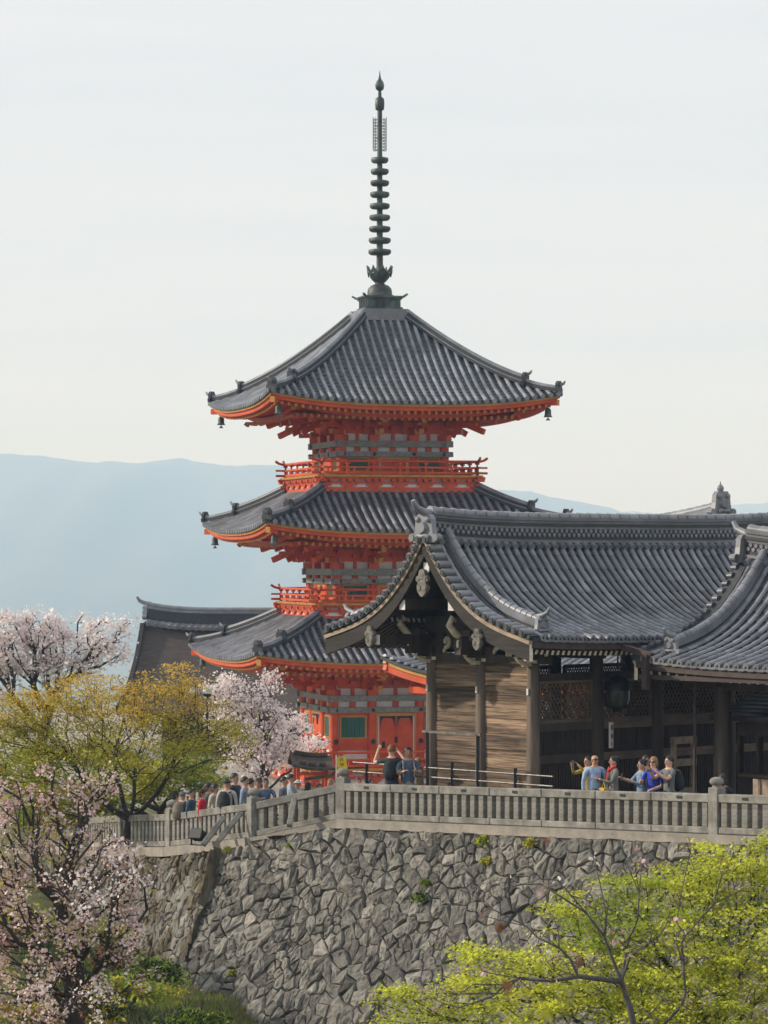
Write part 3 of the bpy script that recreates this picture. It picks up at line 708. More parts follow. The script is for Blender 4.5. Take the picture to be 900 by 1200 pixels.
def gable_roof(root, x0, x1, h, sori=.14, sp=.25, ridge_h=.46, kuda=(.63,), rows_to=None, verge=(True, True), zoff=0.0, slopes=(-1, 1), verge_len=None, seed=3, tipcol=None, raf=.16, raf_in=1.75, vlen=.26, vdark=0.0):
    """ridge along local x at y=0; the slope towards -y faces the viewer"""
    rnd = random.Random(seed); L = (x1-x0)/2; xm = (x0+x1)/2
    def S(x): return sori*(abs(x-xm)/L)**4
    def Z(x, d): return PROF(d*3.3/h)+zoff+S(x)
    roof = MB(); nr = int(h/.24); xs_ = [x0+.12+(x1-x0-.24)*i/24 for i in range(25)]
    for sg in slopes:
        for i in range(nr):
            d0, d1 = h*i/nr, h*(i+1)/nr+.01
            t = rnd.uniform(-.2, .2)
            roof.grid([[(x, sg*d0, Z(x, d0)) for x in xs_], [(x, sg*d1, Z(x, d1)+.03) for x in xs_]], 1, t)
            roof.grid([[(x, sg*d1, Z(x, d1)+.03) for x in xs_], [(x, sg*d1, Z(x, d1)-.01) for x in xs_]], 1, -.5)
        n = int((x1-x0-.7)/sp)
        for j in range(n+1):
            x = x0+.38+(x1-x0-.76)*j/n+rnd.uniform(-.008, .008); k = 13; tb = rnd.uniform(-.2, .2)
            pts = [Vector((x, sg*(.05+(h+.03-.05)*i/k), Z(x, .05+(h+.03-.05)*i/k)+.03+rnd.uniform(-.005, .005))) for i in range(k+1)]
            for i in range(k):
                roof.tube([pts[i], pts[i+1]], [.056, .063], 6, 0, tb+rnd.uniform(-.45, .45), cap=False, half=True, up=(0, 0, 1))
            e = pts[-1]; roof.tube([e+Vector((0, -sg*.03, -.01)), e+Vector((0, sg*.025, -.015))], .082, 10, 0, rnd.uniform(-.3, .1))
            roof.ball(e+Vector((0, sg*.026, -.015)), (.035, .012, .035), 1, 6)
        roof.strip([(x, sg*(h-.0), Z(x, h)-.075) for x in xs_], .06, .075, 1)
        for j in range(n):                              # drooping lips of the pan tiles between the ribs
            x = x0+.38+(x1-x0-.76)*(j+.5)/n; roof.bar((x-sp*.33, sg*(h+.045), Z(x, h)-.055), (x+sp*.33, sg*(h+.045), Z(x, h)-.055), .02, .05, 0, tint=-.2)
    ro = roof.build('roof', [TILE, TILED], root)
    # verge: a stair of short round tiles across each gable edge
    for e, (xe, dr) in enumerate(((x0, -1), (x1, 1))):
        if not verge[e]: continue
        mb = MB(); n = int((h+.9)/.235)
        ds = [0]; 
        for sg in slopes:
            d = .12; 
            while d < h-.02:
                z = Z(xe, d)
                mb.tube([(xe-dr*vlen, sg*d, z+.05), (xe+dr*.05, sg*d, z+.045)], .088, 8, 0, rnd.uniform(-.35, .25)-vdark)
                mb.tube([(xe+dr*.05, sg*d, z+.045), (xe+dr*.075, sg*d, z+.045)], .062, 8, 1)
                sl = (PROF((d+.05)*3.3/h)-PROF((d-.05)*3.3/h))/.1
                d += .235/math.hypot(1, sl)
            m_ = 18
            mb.strip([(xe-dr*.16, sg*h*i/m_, Z(xe, h*i/m_)-.05) for i in range(m_+1)], .32, .08, 1, (1, 0, 0), -.1)
        mb.build('verge_tile', [TILE, TILED], ro)
    # main ridge of stacked flat tiles, with a round-tile crown
    mb = MB(); a, b = x0+.22, x1-.22; m_ = 30; xr = [a+(b-a)*i/m_ for i in range(m_+1)]
    nl = 11
    zb = lambda x: PROF(0)+zoff+S(x)*1.35-.22
    hh = ridge_h+.22
    for i in range(nl):
        w = .28 if i % 2 else .36
        if i in (4, 5, 6): w = .27
        mb.strip([(x, 0, zb(x)+hh*i/nl) for x in xr], w, hh/nl*1.0, 1 if i in (1, 3, 4, 5, 6, 8) else 0, (0, 1, 0), rnd.uniform(-.4, 0)-.25)
    nn = int((b-a)/.155)
    for i in range(nn):                                 # little round tiles set in the ridge's middle band
        x = a+(b-a)*(i+.5)/nn
        for sg in slopes:
            for q, r in ((.44, .05), (.57, .05)):
                xx = x+(.077 if q > .5 else 0); mb.tube([(xx, sg*.10, zb(xx)+hh*q), (xx, sg*.158, zb(xx)+hh*q)], r, 6, 0, rnd.uniform(-.4, 0))
    nn = int((b-a)/.25)
    for i in range(nn):
        x = a+(b-a)*(i+.5)/nn
        for sg in slopes: mb.tube([(x, sg*.05, zb(x)+.12), (x, sg*.27, zb(x)+.02)], .085, 8, 0, rnd.uniform(-.5, .0))
    nn = int((b-a)/.32)
    for i in range(nn):
        p = [a+(b-a)*(i+q)/nn for q in (0, 1.02)]
        mb.tube([(x, 0, zb(x)+hh+.02) for x in p], [.115, .095], 7, 0, rnd.uniform(-.2, .35), cap=True)
    mb.build('ridge', [TILE, TILED], ro)
    for e, (xe, dr) in enumerate(((x0, -1), (x1, 1))):
        if not verge[e]: continue
        mb = MB(); M = Matrix.Translation((xe+dr*-.10, 0, zb(xe)-.02)) @ Matrix.Rotation(math.pi/2*dr, 4, 'Z'); oni(mb, M, 1.0)
        mb.build('ogre_tile', [TILE, TILED], ro)
        for off in kuda:
            for sg in slopes:
                if sg > 0 and e == 1: continue
                mb = MB(); x = xe-dr*off; k = 16; d0, d1 = .12, h*.90
                if rows_to: d1 = rows_to
                pts = [(x, sg*(d0+(d1-d0)*i/k), Z(x, d0+(d1-d0)*i/k)+.02) for i in range(k+1)]
                for q in range(4): mb.strip([(p[0], p[1], p[2]+q*.07) for p in pts], (.24, .19, .23, .2)[q], .07, 1 if q == 1 else 0, (1, 0, 0), -.2)
                tp = [Vector((p[0], p[1], p[2]+.29)) for p in pts]; kk = int((d1-d0)/.16)
                for i in range(kk):
                    f0 = (i)/kk*k; f1 = min(k, (i+1.05)/kk*k)
                    g = lambda f: tp[int(min(f, k-1e-6))].lerp(tp[min(k, int(min(f, k-1e-6))+1)], min(f, k-1e-6)-int(min(f, k-1e-6)))
                    mb.tube([g(f0), g(f1)], [.085, .10], 7, 0, rnd.uniform(-.15, .4))
                p = Vector(pts[-1]); M = Matrix.Translation(p+Vector((0, sg*.08, -.03))) @ Matrix.Rotation(0 if sg < 0 else math.pi, 4, 'Z'); oni(mb, M, .62)
                mb.build('descending_ridge', [TILE, TILED], ro)
    # timber under the tiles: soffit boards, eave board, rafters
    mb = MB()
    for sg in slopes:
        m_ = 14; mb.grid([[(x, sg*h*i/m_*.985, Z(x, h*i/m_)-.16) for x in (x0+.16, (x0+x1)/2, x1-.16)] for i in range(m_+1)], 0)
    mb.build('soffit', [WOODD], ro)
    mb = MB()
    for sg in slopes: mb.strip([(x, sg*(h-.05), Z(x, h)-.22) for x in xs_], .10, .14, 0, tint=.3)
    mb.build('eave_board', [EAVEB], ro)
    mb = MB(); nrf = int((x1-x0-.4)/raf)
    for sg in slopes:
        for j in range(nrf+1):
            x = x0+.2+(x1-x0-.4)*j/nrf
            mb.bar((x, sg*(h-.14), Z(x, h)-.30), (x, sg*(h-raf_in), Z(x, h-raf_in)-.27), .075, .10, 0, 1)
    mb.build('rafter_row', [WOODD, tipcol or CREAM], ro)
    return ro, Z
EAVEB = mat('eave_board_brown', (.07, .045, .037), (.04, .026, .022), rough=.7, scale=5)
PALEW = mat('pale_worn_timber', (.46, .36, .26), (.25, .19, .135), rough=.85, scale=7, stretch=(1, .4, 1))
def bargeboard(root, Z, xe, h, w0=.40, w1=.52, slopes=(-1, 1)):
    for sg in slopes:
        mb = MB(); m_ = 18; top = [(sg*h*.99*i/m_, Z(xe, h*i/m_)-.06) for i in range(m_+1)]
        mb.strip([(xe, y, z-.09) for y, z in top], .16, .08, 1, (1, 0, 0))
        rows = []
        for i, (y, z) in enumerate(top):
            w = w0+(w1-w0)*i/m_; rows.append([(xe-.05, y, z-.09), (xe+.05, y, z-.09), (xe+.05, y, z-.09-w), (xe-.05, y, z-.09-w), (xe-.05, y, z-.09)])
        mb.grid(rows, 0); mb.add(rows[-1][:4], [(0, 1, 2, 3)], 2); 
        mb.build('bargeboard', [WOODG2, PALEW, CREAM], root)
WOODG2 = mat('bargeboard_timber', (.032, .024, .018), (.014, .011, .009), rough=.8, scale=3, stretch=(1, .3, 1.5), bump=.3)
def gegyo(root, x, y, z, s=1.0):
    mb = MB(); o = [(0, .34), (.10, .30), (.13, .16), (.22, .12), (.24, .02), (.15, -.03), (.20, -.14), (.17, -.28), (.08, -.38), (0, -.43)]
    o = [(a*s, b*s) for a, b in o]+[(-a*s, b*s) for a, b in o[::-1][1:-1]]
    M = Matrix.Translation((x, y, z)) @ Matrix.Rotation(math.pi/2, 4, 'Z')
    mb.plate(o, .09, 0, M); old = MB
    mb.M = M
    for sx_ in (-1, 1): mb.tube([(sx_*.10*s, .06, -.18*s), (sx_*.10*s, -.09, -.18*s)], .075*s, 8, 0); mb.tube([(sx_*.13*s, .06, .08*s), (sx_*.13*s, -.08, .08*s)], .06*s, 8, 0)
    mb.tube([(0, .06, .14*s), (0, -.12, .14*s)], .09*s, 6, 0)
    mb.build('gable_pendant', [GRAYW], root)
def scroll(root, p, ang, s=1.0, name='carved_nosing'):
    """a pale curling beam nose: swelling arm that ends in a spiral, in a vertical plane turned by ang"""
    mb = MB(); mb.M = Matrix.Translation(p) @ Matrix.Rotation(ang, 4, 'Z')
    pts = []; rr = []
    for i in range(7):
        t = i/6; pts.append((.05+.26*t, 0, -.20+.20*t*t)); rr.append(.045)
    for i in range(15):
        a = -.3+i*.42; r = .115*(1-i/19); pts.append((.33+r*math.sin(a)*.9, 0, .115-r*math.cos(a))); rr.append(.05-.0018*i)
    mb.tube([Vector(q)*s for q in pts], [r*s for r in rr], 6, 0)
    mb.bar((0, 0, -.02*s), (.26*s, 0, -.02*s), .12*s, .20*s, 1)
    mb.tube([(.33*s, -.05*s, .115*s), (.33*s, .05*s, .115*s)], .05*s, 8, 0)
    mb.bar((-.02*s, 0, -.21*s), (.09*s, 0, -.21*s), .12*s, .06*s, 0)
    mb.build(name, [CREAM, WOODD], root)
# ------------------------------------------------------------------ the gate
gate = empty('temple_gate', G(0, 0, 0), GROT, 'weathered wooden temple gate with grey tiled gable roof, plank end wall and carved cream brackets', 'temple gate')
GX0, GX1 = -1.8, 10.4
groof, GZ = gable_roof(gate, GX0, GX1, 3.3, sori=.10, tipcol=CREAM)
bargeboard(gate, GZ, GX0+.10, 3.3, .33, .36)
GXC = [0, 1.96, 3.88, 6.3, 8.5]; GD = 1.61
colp = None
def column(root, x, y, z0, z1, r, m=None, name='column'):
    mb = MB(); mb.tube([(x, y, z0), (x, y, z0+.5), (x, y, (z0+z1)/2), (x, y, z1)], [r*1.02, r*1.04, r*1.02, r*.92], 14, 0)
    mb.lathe([(r*1.7, z0-.3), (r*1.7, z0+.02), (r*1.35, z0+.10), (r*1.05, z0+.10)], 14, (x, y, 0), 1)
    return mb.build(name, [m or WOODG, STONEF], root)
def gzt(x, y): p = Matrix.Rotation(GROT, 3, 'Z') @ Vector((x, y, 0))+GO; return terr(p.x, p.y)
for x in GXC:
    for y in (-GD, 0, GD):
        if y == 0 and x > 0 and x < 8: continue
        column(gate, x, y, gzt(x, y), 3.80, .148 if x == 0 else .165, WOODG if (x == 0) else WOODD)
mb = MB(); rnd = random.Random(4)                        # plank end wall
for y0, y1 in ((-GD+.13, -.13), (.13, GD-.13)):
    z = .02
    while z < 3.72:
        hgt = min(rnd.uniform(.17, .42), 3.74-z)
        mb.box((rnd.uniform(-.008, .008), (y0+y1)/2, z+hgt/2), (.07, y1-y0, hgt-.008), 0, rnd.uniform(-.9, .7)); z += hgt
mb.bx(-.02, .015, -GD, GD, 0, 3.7, 1)
mb.build('plank_wall', [PLANK, WOODD], gate, bevel=.006)
mb = MB()                                                # beams, tie beams, gable framing
for y in (-GD, 0, GD): mb.bx(-.75, GX1-1.2, y-.10, y+.10, 3.80, 4.02, 0)
for x in GXC[:1]+GXC[-1:]: mb.bx(x-.11, x+.11, -GD-.45, GD+.45, 3.62, 3.80, 0)
for x in GXC[1:-1]: mb.bx(x-.1, x+.1, -GD-.2, GD+.2, 3.70, 3.86, 0)
mb.build('beam', [WOODD], gate)
mb = MB()
prof_pts = [(y, GZ(0, abs(y))-.2) for y in np.linspace(-2.3, 2.3, 21)]
mb.plate([(y, z) for y, z in prof_pts]+[(2.3, 3.9), (-2.3, 3.9)], .08, 0, Matrix.Rotation(math.pi/2, 4, 'Z'))
mb.bx(-.34, -.04, -1.5, 1.5, 4.3, 4.62, 0); mb.bx(-.3, -.05, -.14, .14, 4.62, 5.9, 0)
for y in (-.8, .8): mb.bx(-.3, -.05, y-.11, y+.11, 4.62, 5.1, 0)
mb.bx(-.3, -.05, -.95, .95, 5.1, 5.3, 0)
mb.build('gable_wall', [WOODD], gate)
mb = MB()
for y, z in ((0, 5.72), (-.78, 4.90), (.78, 4.90), (-GD, 4.12), (GD, 4.12)):        # purlins with white painted ends
    mb.bar((GX0+.12, y, z), (GX1-.3, y, z), .18, .22, 0, 1)
mb.build('purlin', [WOODD, WHITE], gate)
gegyo(gate, GX0+.02, 0, 5.42, .80); gegyo(gate, GX0+.02, -1.72, 4.22, .62); gegyo(gate, GX0+.02, 1.72, 4.22, .62)
for y in (-GD, 0, GD):                                  # bracket blocks and carved noses over the end columns
    mb = MB(); mb.box((0, y, 3.88), (.42, .42, .16), 0); mb.box((0, y, 4.02), (.30, .95, .15), 0); mb.box((-.3, y, 4.02), (.9, .26, .15), 0)
    for dy in (-.38, 0, .38): mb.box((0, y+dy, 4.15), (.24, .2, .12), 0)
    mb.box((-.62, y, 4.15), (.22, .22, .12), 0); mb.box((-.62, y, 4.28), (.2, .7, .12), 0)
    mb.build('bracket', [WOODD], gate)
    scroll(gate, (-.05, y-.12, 3.93), -math.pi/2, 1.2); scroll(gate, (-.05, y+.12, 3.93), math.pi/2, 1.2); scroll(gate, (-.16, y, 3.90), math.pi, 1.35)
    mb = MB(); mb.tube([(-.20, y, 4.18), (-.5, y+.02, 4.16), (-.8, y, 4.26), (-1.0, y, 4.46), (-.92, y, 4.62), (-.80, y, 4.54)], [.09, .09, .085, .08, .06, .04], 6, 0)
    mb.build('carved_arm', [CREAM], gate)
for y in (-GD, 0, GD):                                  # bright metal caps on the columns
    mb = MB(); mb.box((-.155, y+.02, 3.02), (.03, .05, .14), 0); mb.build('nail_cover', [WHITE], gate)
# front bays: lattice above, bars below
def lattice(root, x0, x1, y, z0, z1, sp=.115, name='lattice'):
    mb = MB(); w, hh = x1-x0, z1-z0; k = 1.55; off = sp*1.0
    for sg in (1, -1):
        c = -hh/k
        while c < w+hh/k:
            # line x = c + sg*(z)/k  (sg<0: mirrored)
            pts = []
            for q in (0, hh):
                pts.append((c+q/k, q))
            (xa, za), (xb, zb_) = pts
            if xa < 0: za += (0-xa)*k; xa = 0
            if xb > w: zb_ -= (xb-w)*k; xb = w
            if xb > xa+.01:
                A, B = (xa, za), (xb, zb_)
                if sg < 0: A = (w-xa, za); B = (w-xb, zb_)
                mb.bar((x0+A[0], y+.012*sg, z0+A[1]), (x0+B[0], y+.012*sg, z0+B[1]), .022, .026, 0, up=(0, 1, 0))
            c += off
    for a, b in (((x0, y, z0), (x1, y, z0)), ((x0, y, z1), (x1, y, z1))): mb.bar(a, b, .08, .08, 0)
    for x in (x0, x1): mb.bar((x, y, z0), (x, y, z1), .07, .07, 0)
    return mb.build(name, [MIDW if name == 'lattice' else WOODD], root)
def bars(root, x0, x1, y, z0, z1, sp=.075, name='bar_panel', m=None):
    mb = MB(); n = int((x1-x0)/sp)
    for i in range(n+1): mb.box((x0+(x1-x0)*i/n, y, (z0+z1)/2), (.032, .03, z1-z0), 0)
    return mb.build(name, [m or WOODD], root)
MIDW = mat('brown_rail_timber', (.22, .155, .11), (.11, .08, .058), rough=.8, scale=4, stretch=(.3, 1, 1), bump=.2)
for i in range(4):
    xa, xb = GXC[i]+.17, GXC[i+1]-.17; y = -GD
    lattice(gate, xa, xb, y, 2.34, 3.22)
    bars(gate, xa, xb, y, 1.62, 2.14); bars(gate, xa, xb, y, gzt(xa, y)+.15, 1.44)
    for z0, z1, k in ((2.14, 2.32, 0 if i else 1), (1.44, 1.62, 0 if i else 1), (gzt(xa, y)-.1, gzt(xa, y)+.15, 1), (3.24, 3.40, 1)):
        mb = MB(); mb.bx(xa, xb, y-.05, y+.05, z0, z1, k); mb.build('rail', [MIDW, WOODD], gate)
    mb = MB(); mb.bx(xa, xb, GD-.04, GD+.04, 0, (3.6, 2.0, 1.9, 3.6)[i], 0)  # boards added to keep the bays dark against the bright hall
    if i == 1: mb.bx(xa, xa+1.0, GD-.04, GD+.04, 2.0, 3.3, 0)
    mb.build('added_rear_wall', [WOODD], gate)
    if i in (1, 2): lattice(gate, xa+(.05 if i == 2 else 1.0), xb, GD-.1, 1.9, 3.4, .088 if i == 1 else .082, 'added_rear_lattice')  # second lattice added to shade these openings
mb = MB(); mb.bx(8.44, 8.52, -GD, GD, 0, 3.7, 0); mb.build('added_side_wall', [WOODD], gate)  # wall added to block the bright view past the last bay
# ------------------------------------------------------------------ the corridor in front of the gate, ridge at right angles to it
CU, CV0, CV1 = 4.62, 3.55, 15.5
corr = empty('roofed_corridor', G(CU, CV0, 0), GROT-math.pi/2, 'tiled corridor roof on dark columns, sloping down to the visitors at the fence', 'corridor')
CH = 3.57
croof, CZf = gable_roof(corr, 0, CV1-CV0, CH, sori=.16, sp=.265, zoff=-.52, verge=(True, False), kuda=(.75,), rows_to=3.05, seed=9, tipcol=WHITE, raf=.25, raf_in=1.6, ridge_h=.52, vlen=.10, vdark=.9)  # vdark: verge tiles coloured darker to cancel their sun glint
bargeboard(corr, CZf, .10, CH, .30, .34)
for yy in (-2.02, 2.02):
    for xx in (1.22, 4.2, 7.2):
        p = Matrix.Rotation(GROT-math.pi/2, 3, 'Z') @ Vector((xx, yy, 0))+G(CU, CV0, 0)
        column(corr, xx, yy, terr(p.x, p.y), 3.35, .185, WOODD)
mb = MB()
for yy in (-2.02, 2.02): mb.bx(.2, CV1-CV0, yy-.11, yy+.11, 3.10, 3.36, 0); 
for xx in (1.22, 4.2, 7.2): mb.bx(xx-.1, xx+.1, -2.3, 2.3, 3.16, 3.36, 0)
mb.build('beam', [WOODD], corr)
mb = MB(); mb.bx(-.02, CV1-CV0, -CH+.06, -CH+.16, PROF(3.3)-.52-.32, PROF(3.3)-.52-.22, 0); mb.bar((-.9, -CH-.02, PROF(3.3)-.02), (.62, -CH-.02, PROF(3.3)-.33), .12, .12, 0)
mb.bar((.50, -CH-.08, PROF(3.3)-.30), (.50, -CH-.08, PROF(3.3)-1.05), .12, .14, 0)
mb.build('gutter', [EAVEB], corr)
mb = MB(); mb.tube([(.86, -2.5, .3), (.86, -2.5, 3.3)], .035, 8, 0); mb.build('downpipe', [EAVEB], corr)
# booth under the corridor
booth = empty('ticket_booth', G(3.6, 6.6, 0), GROT-math.pi/2, 'dark wooden booth with grey lean-to roof and glazed front under the corridor', 'booth')
mb = MB(); mb.bx(-2.2, 4.0, -.05, .05, .3, 1.25, 0); mb.bx(-2.2, 4.0, -.05, .05, 2.05, 2.55, 0)
for x in np.linspace(-2.2, 4, 12): mb.bx(x-.04, x+.04, -.07, .07, 1.25, 2.05, 0)
mb.bx(-2.2, 4, .9, 1.0, .3, 2.5, 1)
mb.build('wall', [EAVEB, WOODD], booth)
mb = MB(); mb.grid([[(x, -.55, 2.50) for x in (-2.6, 4)], [(x, 1.6, 3.12) for x in (-2.6, 4)]], 0); mb.strip([(x, -.55, 2.40) for x in (-2.6, 4)], .06, .1, 1)
for i in range(9): mb.bar((-2.6, -.55+i*.25, 2.515+i*.072), (4, -.55+i*.25, 2.515+i*.072), .03, .02, 0, tint=-.4)
mb.build('roof', [TILED, EAVEB], booth)
mb = MB(); mb.bx(-.25, .45, -.075, -.06, 1.45, 1.95, 0); mb.build('notice_paper', [WHITE], booth)
mb = MB(); mb.bx(-2.0, 4.0, -.32, -.08, 1.18, 1.24, 0); mb.build('counter', [MIDW], booth)
t = empty('bench', G(2.0, 7.6, .35), GROT-math.pi/2, 'pale wooden bench in front of the dark booth', 'bench')
mb = MB(); mb.bx(-1.6, 1.6, -.2, .2, .42, .48, 0); mb.build('seat', [PALEW], t)
mb = MB(); mb.bx(-1.6, 1.6, .20, .24, .55, .90, 0); mb.build('backrest', [PALEW], t)
for x in (-1.4, 1.4):
    for y in (-.16, .2):
        mb = MB(); mb.bx(x-.03, x+.03, y-.03, y+.03, -.2, .42 if y < 0 else .9, 0); mb.build('leg', [MIDW], t)
# hanging lantern and name board by the gate's second column
ln = empty('hanging_lantern', G(2.12, GD+.50, 3.0), GROT, 'big dark bell-shaped lantern hanging by the gate\'s second column', 'lantern')
mb = MB(); mb.lathe([(.08, .34), (.2, .28), (.29, .16), (.31, .0)], 16, (0, 0, 0), 0); mb.tube([(0, 0, .3), (0, 0, .95)], .02, 5); mb.build('cap', [BLACK], ln)
mb = MB(); mb.lathe([(.28, .0), (.285, -.17), (.24, -.32)], 16); mb.build('glass', [mat('smoky_glass', (.06, .06, .055), (.04, .04, .038), rough=.15)], ln)
mb = MB()
for i in range(8):
    a = i*math.pi/4; mb.tube([(.30*math.cos(a), .30*math.sin(a), .02), (.305*math.cos(a), .305*math.sin(a), -.17), (.25*math.cos(a), .25*math.sin(a), -.33)], .014, 4)
mb.lathe([(.27, -.32), (.27, -.35), (.16, -.37), (.1, -.46)], 14); mb.build('cage', [BLACK], ln)
sg_ = empty('name_board', G(2.20, GD+.22, 2.02), GROT+R(18), 'narrow white vertical board with dark characters and a red seal beside the gate column', 'sign')
mb = MB(); mb.bx(-.075, .075, -.02, .02, -.30, .27, 0); mb.build('board', [WHITE], sg_)
mb = MB()                                                # two brush-like characters
for cz in (.14, -.05):
    for dx, dz, w, h_ in ((0, .055, .085, .014), (0, .02, .07, .012), (0, -.015, .085, .014), (-.032, .02, .012, .08), (.034, .015, .012, .09), (0, .0, .012, .10), (-.02, -.045, .05, .012)):
        mb.box((dx, -.024, cz+dz), (w, .006, h_), 0)
mb.build('lettering', [BLACK], sg_)
mb = MB()
for dz in (-.19, -.235): mb.ball((0, -.022, dz), (.028, .006, .026), 0, 8)
mb.build('seal', [mat('seal_red', (.5, .03, .03), rough=.7)], sg_)
# wooden rack in front of the third column
rk = empty('wooden_rack', G(4.2, GD+.55, gzt(4.2, -GD)), GROT, 'tall pale wooden frame standing against the barred gate front', 'rack')
for x in (-.33, .33):
    mb = MB(); mb.bx(x-.05, x+.05, -.05, .05, 0, 1.75, 0); mb.build('post', [PALEW], rk)
for z in (.5, 1.15, 1.65):
    mb = MB(); mb.bx(-.38, .38, -.06, .06, z, z+.16, 0); mb.build('crossbar', [PALEW], rk)
# ------------------------------------------------------------------ vermilion hall behind the gate
HC = (7.3, 98.8)
hall = empty('vermilion_hall', (HC[0], HC[1], -3.6), GROT-math.pi/2, 'vermilion hall with sunlit tiled ridge and scrolled ridge ornament behind the gate roof', 'temple hall')
HB, HA = 5.6, 4.9                                        # half length along the ridge (local x = v), half depth
mb = MB(); rnd = random.Random(8)
def HZ(l, r, h):  # skirt roof height over local ground
    return 5.75+.5*(r/h)**3*(abs(l)/h)**2.6
hm = MB()
def hip_slope(half_len, half_dep, M, ribs_sp=.32):
    hm.M = M; mb.M = M
    n = 10; rows = []
    H = lambda l, q: 5.95+2.6*max(0, 1-q)**1.25*.9+.55*q**3*(abs(l)/half_len)**3     # q: 0 ridge .. 1 eave
    for i in range(n+1):
        q = .42+.58*i/n; lim = half_len-(half_dep*(1-q))
        rows.append([(lim*(-1+2*j/16), -half_dep*q, H(lim*(-1+2*j/16), q)) for j in range(17)])
    hm.grid(rows, 1)
    l = -half_len+.2
    while l < half_len-.1:
        q0 = max(.42, 1-(half_len-abs(l))/half_dep); pts = [(l, -half_dep*(q0+(1.01-q0)*i/5), H(l, q0+(1.01-q0)*i/5)+.02) for i in range(6)]
        if q0 < .97: hm.tube(pts, .085, 5, 0, rnd.uniform(-.3, .3), half=True, up=(0, 0, 1))
        l += ribs_sp
    for dz, w, hh, mi in ((-.10, .14, .1, 3), (-.24, .14, .1, 2), (-.44, .16, .18, 2)):
        k = 24; hm.strip([(half_len*(-1+2*i/k), -half_dep+.02+(.0 if mi == 3 else .12), H(half_len*(-1+2*i/k), 1)+dz) for i in range(k+1)], w, hh, 1 if dz > -.2 else (3 if dz > -.3 else 2))
    for j in range(int(half_len*2/.26)):
        l = -half_len+.2+j*.26; mb.bar((l, -half_dep+.22, H(l, 1)-.40), (l, -half_dep+1.5, H(l, 1)*.3+5.95*.7-.15), .1, .12, 0, 1)
for M, a, b in ((Matrix.Identity(4), HB, HA), (Matrix.Rotation(math.pi, 4, 'Z'), HB, HA), (Matrix.Rotation(math.pi/2, 4, 'Z'), HA, HB), (Matrix.Rotation(-math.pi/2, 4, 'Z'), HA, HB)): hip_slope(a, b, M)
hro = hm.build('roof', [TILE, TILED, VERM, OCHRE], hall); mb.build('rafter_row', [VERM, OCHRE], hro)
# upper gabled part with ridge
mb = MB(); hx = 4.0
UZ = lambda d: 7.3+2.75*(1-d)**1.5
for sg in (-1, 1):
    n = 10; mb.grid([[(x, sg*2.4*i/n, UZ(i/n)) for x in np.linspace(-hx, hx, 9)] for i in range(n+1)], 1)
    for j in range(int(2*hx/.3)):
        x = -hx+.15+j*.3; mb.tube([(x, sg*2.4*i/6, UZ(i/6)+.03) for i in range(7)], .08, 5, 0, rnd.uniform(-.3, .3), half=True, up=(0, 0, 1))
rs = lambda x: 10.13+.48*(max(0, x)/hx)**1.6
xr = np.linspace(-hx+.1, hx-.1, 20)
mb.strip([(x, 0, rs(x)-.15) for x in xr], .42, .55, 0, (0, 1, 0)); 
for i in range(26):
    p = [-hx+.1+(2*hx-.2)*(i+q)/26 for q in (0, 1.03)]; mb.tube([(x, 0, rs(x)+.46) for x in p], [.16, .13], 7, 0, rnd.uniform(-.1, .4))
mb.plate([(2.3, 7.5), (1.2, 8.4), (.5, 9.2), (0, 9.9), (-.5, 9.2), (-1.2, 8.4), (-2.3, 7.5)], .1, 2, Matrix.Translation((hx-.4, 0, 0)) @ Matrix.Rotation(math.pi/2, 4, 'Z'))
mb.build('upper_roof', [TILE, TILED, WHITE], hro)
mb = MB(); M = Matrix.Translation((hx-.02, 0, rs(hx)+.12)) @ Matrix.Rotation(R(90), 4, 'Z'); oni(mb, M, 1.2, False)
mb.M = M; mb.lathe([(.06, .58), (.06, .68), (.09, .76), (.11, .83), (.08, .90), (.03, .94), (.008, 1.04)], 10, (-.03, 0, 0)); mb.M = None
mb.build('ogre_tile', [TILE], hro)
mb = MB(); bw, bd = HB-1.9, HA-1.9
for k in range(4):
    mb.M = Matrix.Rotation(k*math.pi/2, 4, 'Z'); a, b = (bw, bd) if k % 2 == 0 else (bd, bw)
    mb.bx(-a, a, -b, -b+.1, 0, 5.9, 1)
    for i in range(7):
        x = -a+2*a*i/6; mb.bx(x-.13, x+.13, -b-.12, -b+.12, 0, 5.7, 0)
    for z in (.4, 2.4, 4.3, 5.3): mb.bx(-a-.1, a+.1, -b-.09, -b+.08, z, z+.3, 0)
    mb.bx(-a-1.3, a+1.3, -b-1.3, -b-1.1, 5.35, 5.55, 0)
mb.build('wall', [VERM, WHITE], hall)
# ------------------------------------------------------------------ dark bark-roofed hall far left
bp = P(262, 725, 168); bz = -4.3
bh = empty('bark_roofed_hall', (bp.x, bp.y, bz), R(-6), 'large hall with dark brown bark roof and tiled ridge left of the pagoda', 'temple hall')
mb = MB(); hx, hd, zr, ze = 4.15, 5.2, 6.6, 2.4
def BP(d): return ze+(zr-ze)*(.52*(1-d)+.48*(1-d)**2)
for sg in (-1, 1):
    n = 14; xs_ = np.linspace(-hx, 12, 20)
    mb.grid([[(x-(.35*(i/n)**2 if x < -hx+.01 else 0), sg*hd*i/n, BP(i/n)+.25*((max(0, -x))/hx)**4) for x in xs_] for i in range(n+1)], 0, smooth=True)
    mb.strip([(x, sg*hd, BP(1)-.3+.25*((max(0, -x))/hx)**4) for x in xs_], .3, .32, 0)
mb.build('roof', [BARK], bh)
mb = MB()
for sg in (-1, 1):
    n = 12; mb.strip([(-hx-.05-.35*(i/n)**2, sg*hd*i/n, BP(i/n)-.42+.25) for i in range(n+1)], .22, .5, 0, (1, 0, 0))
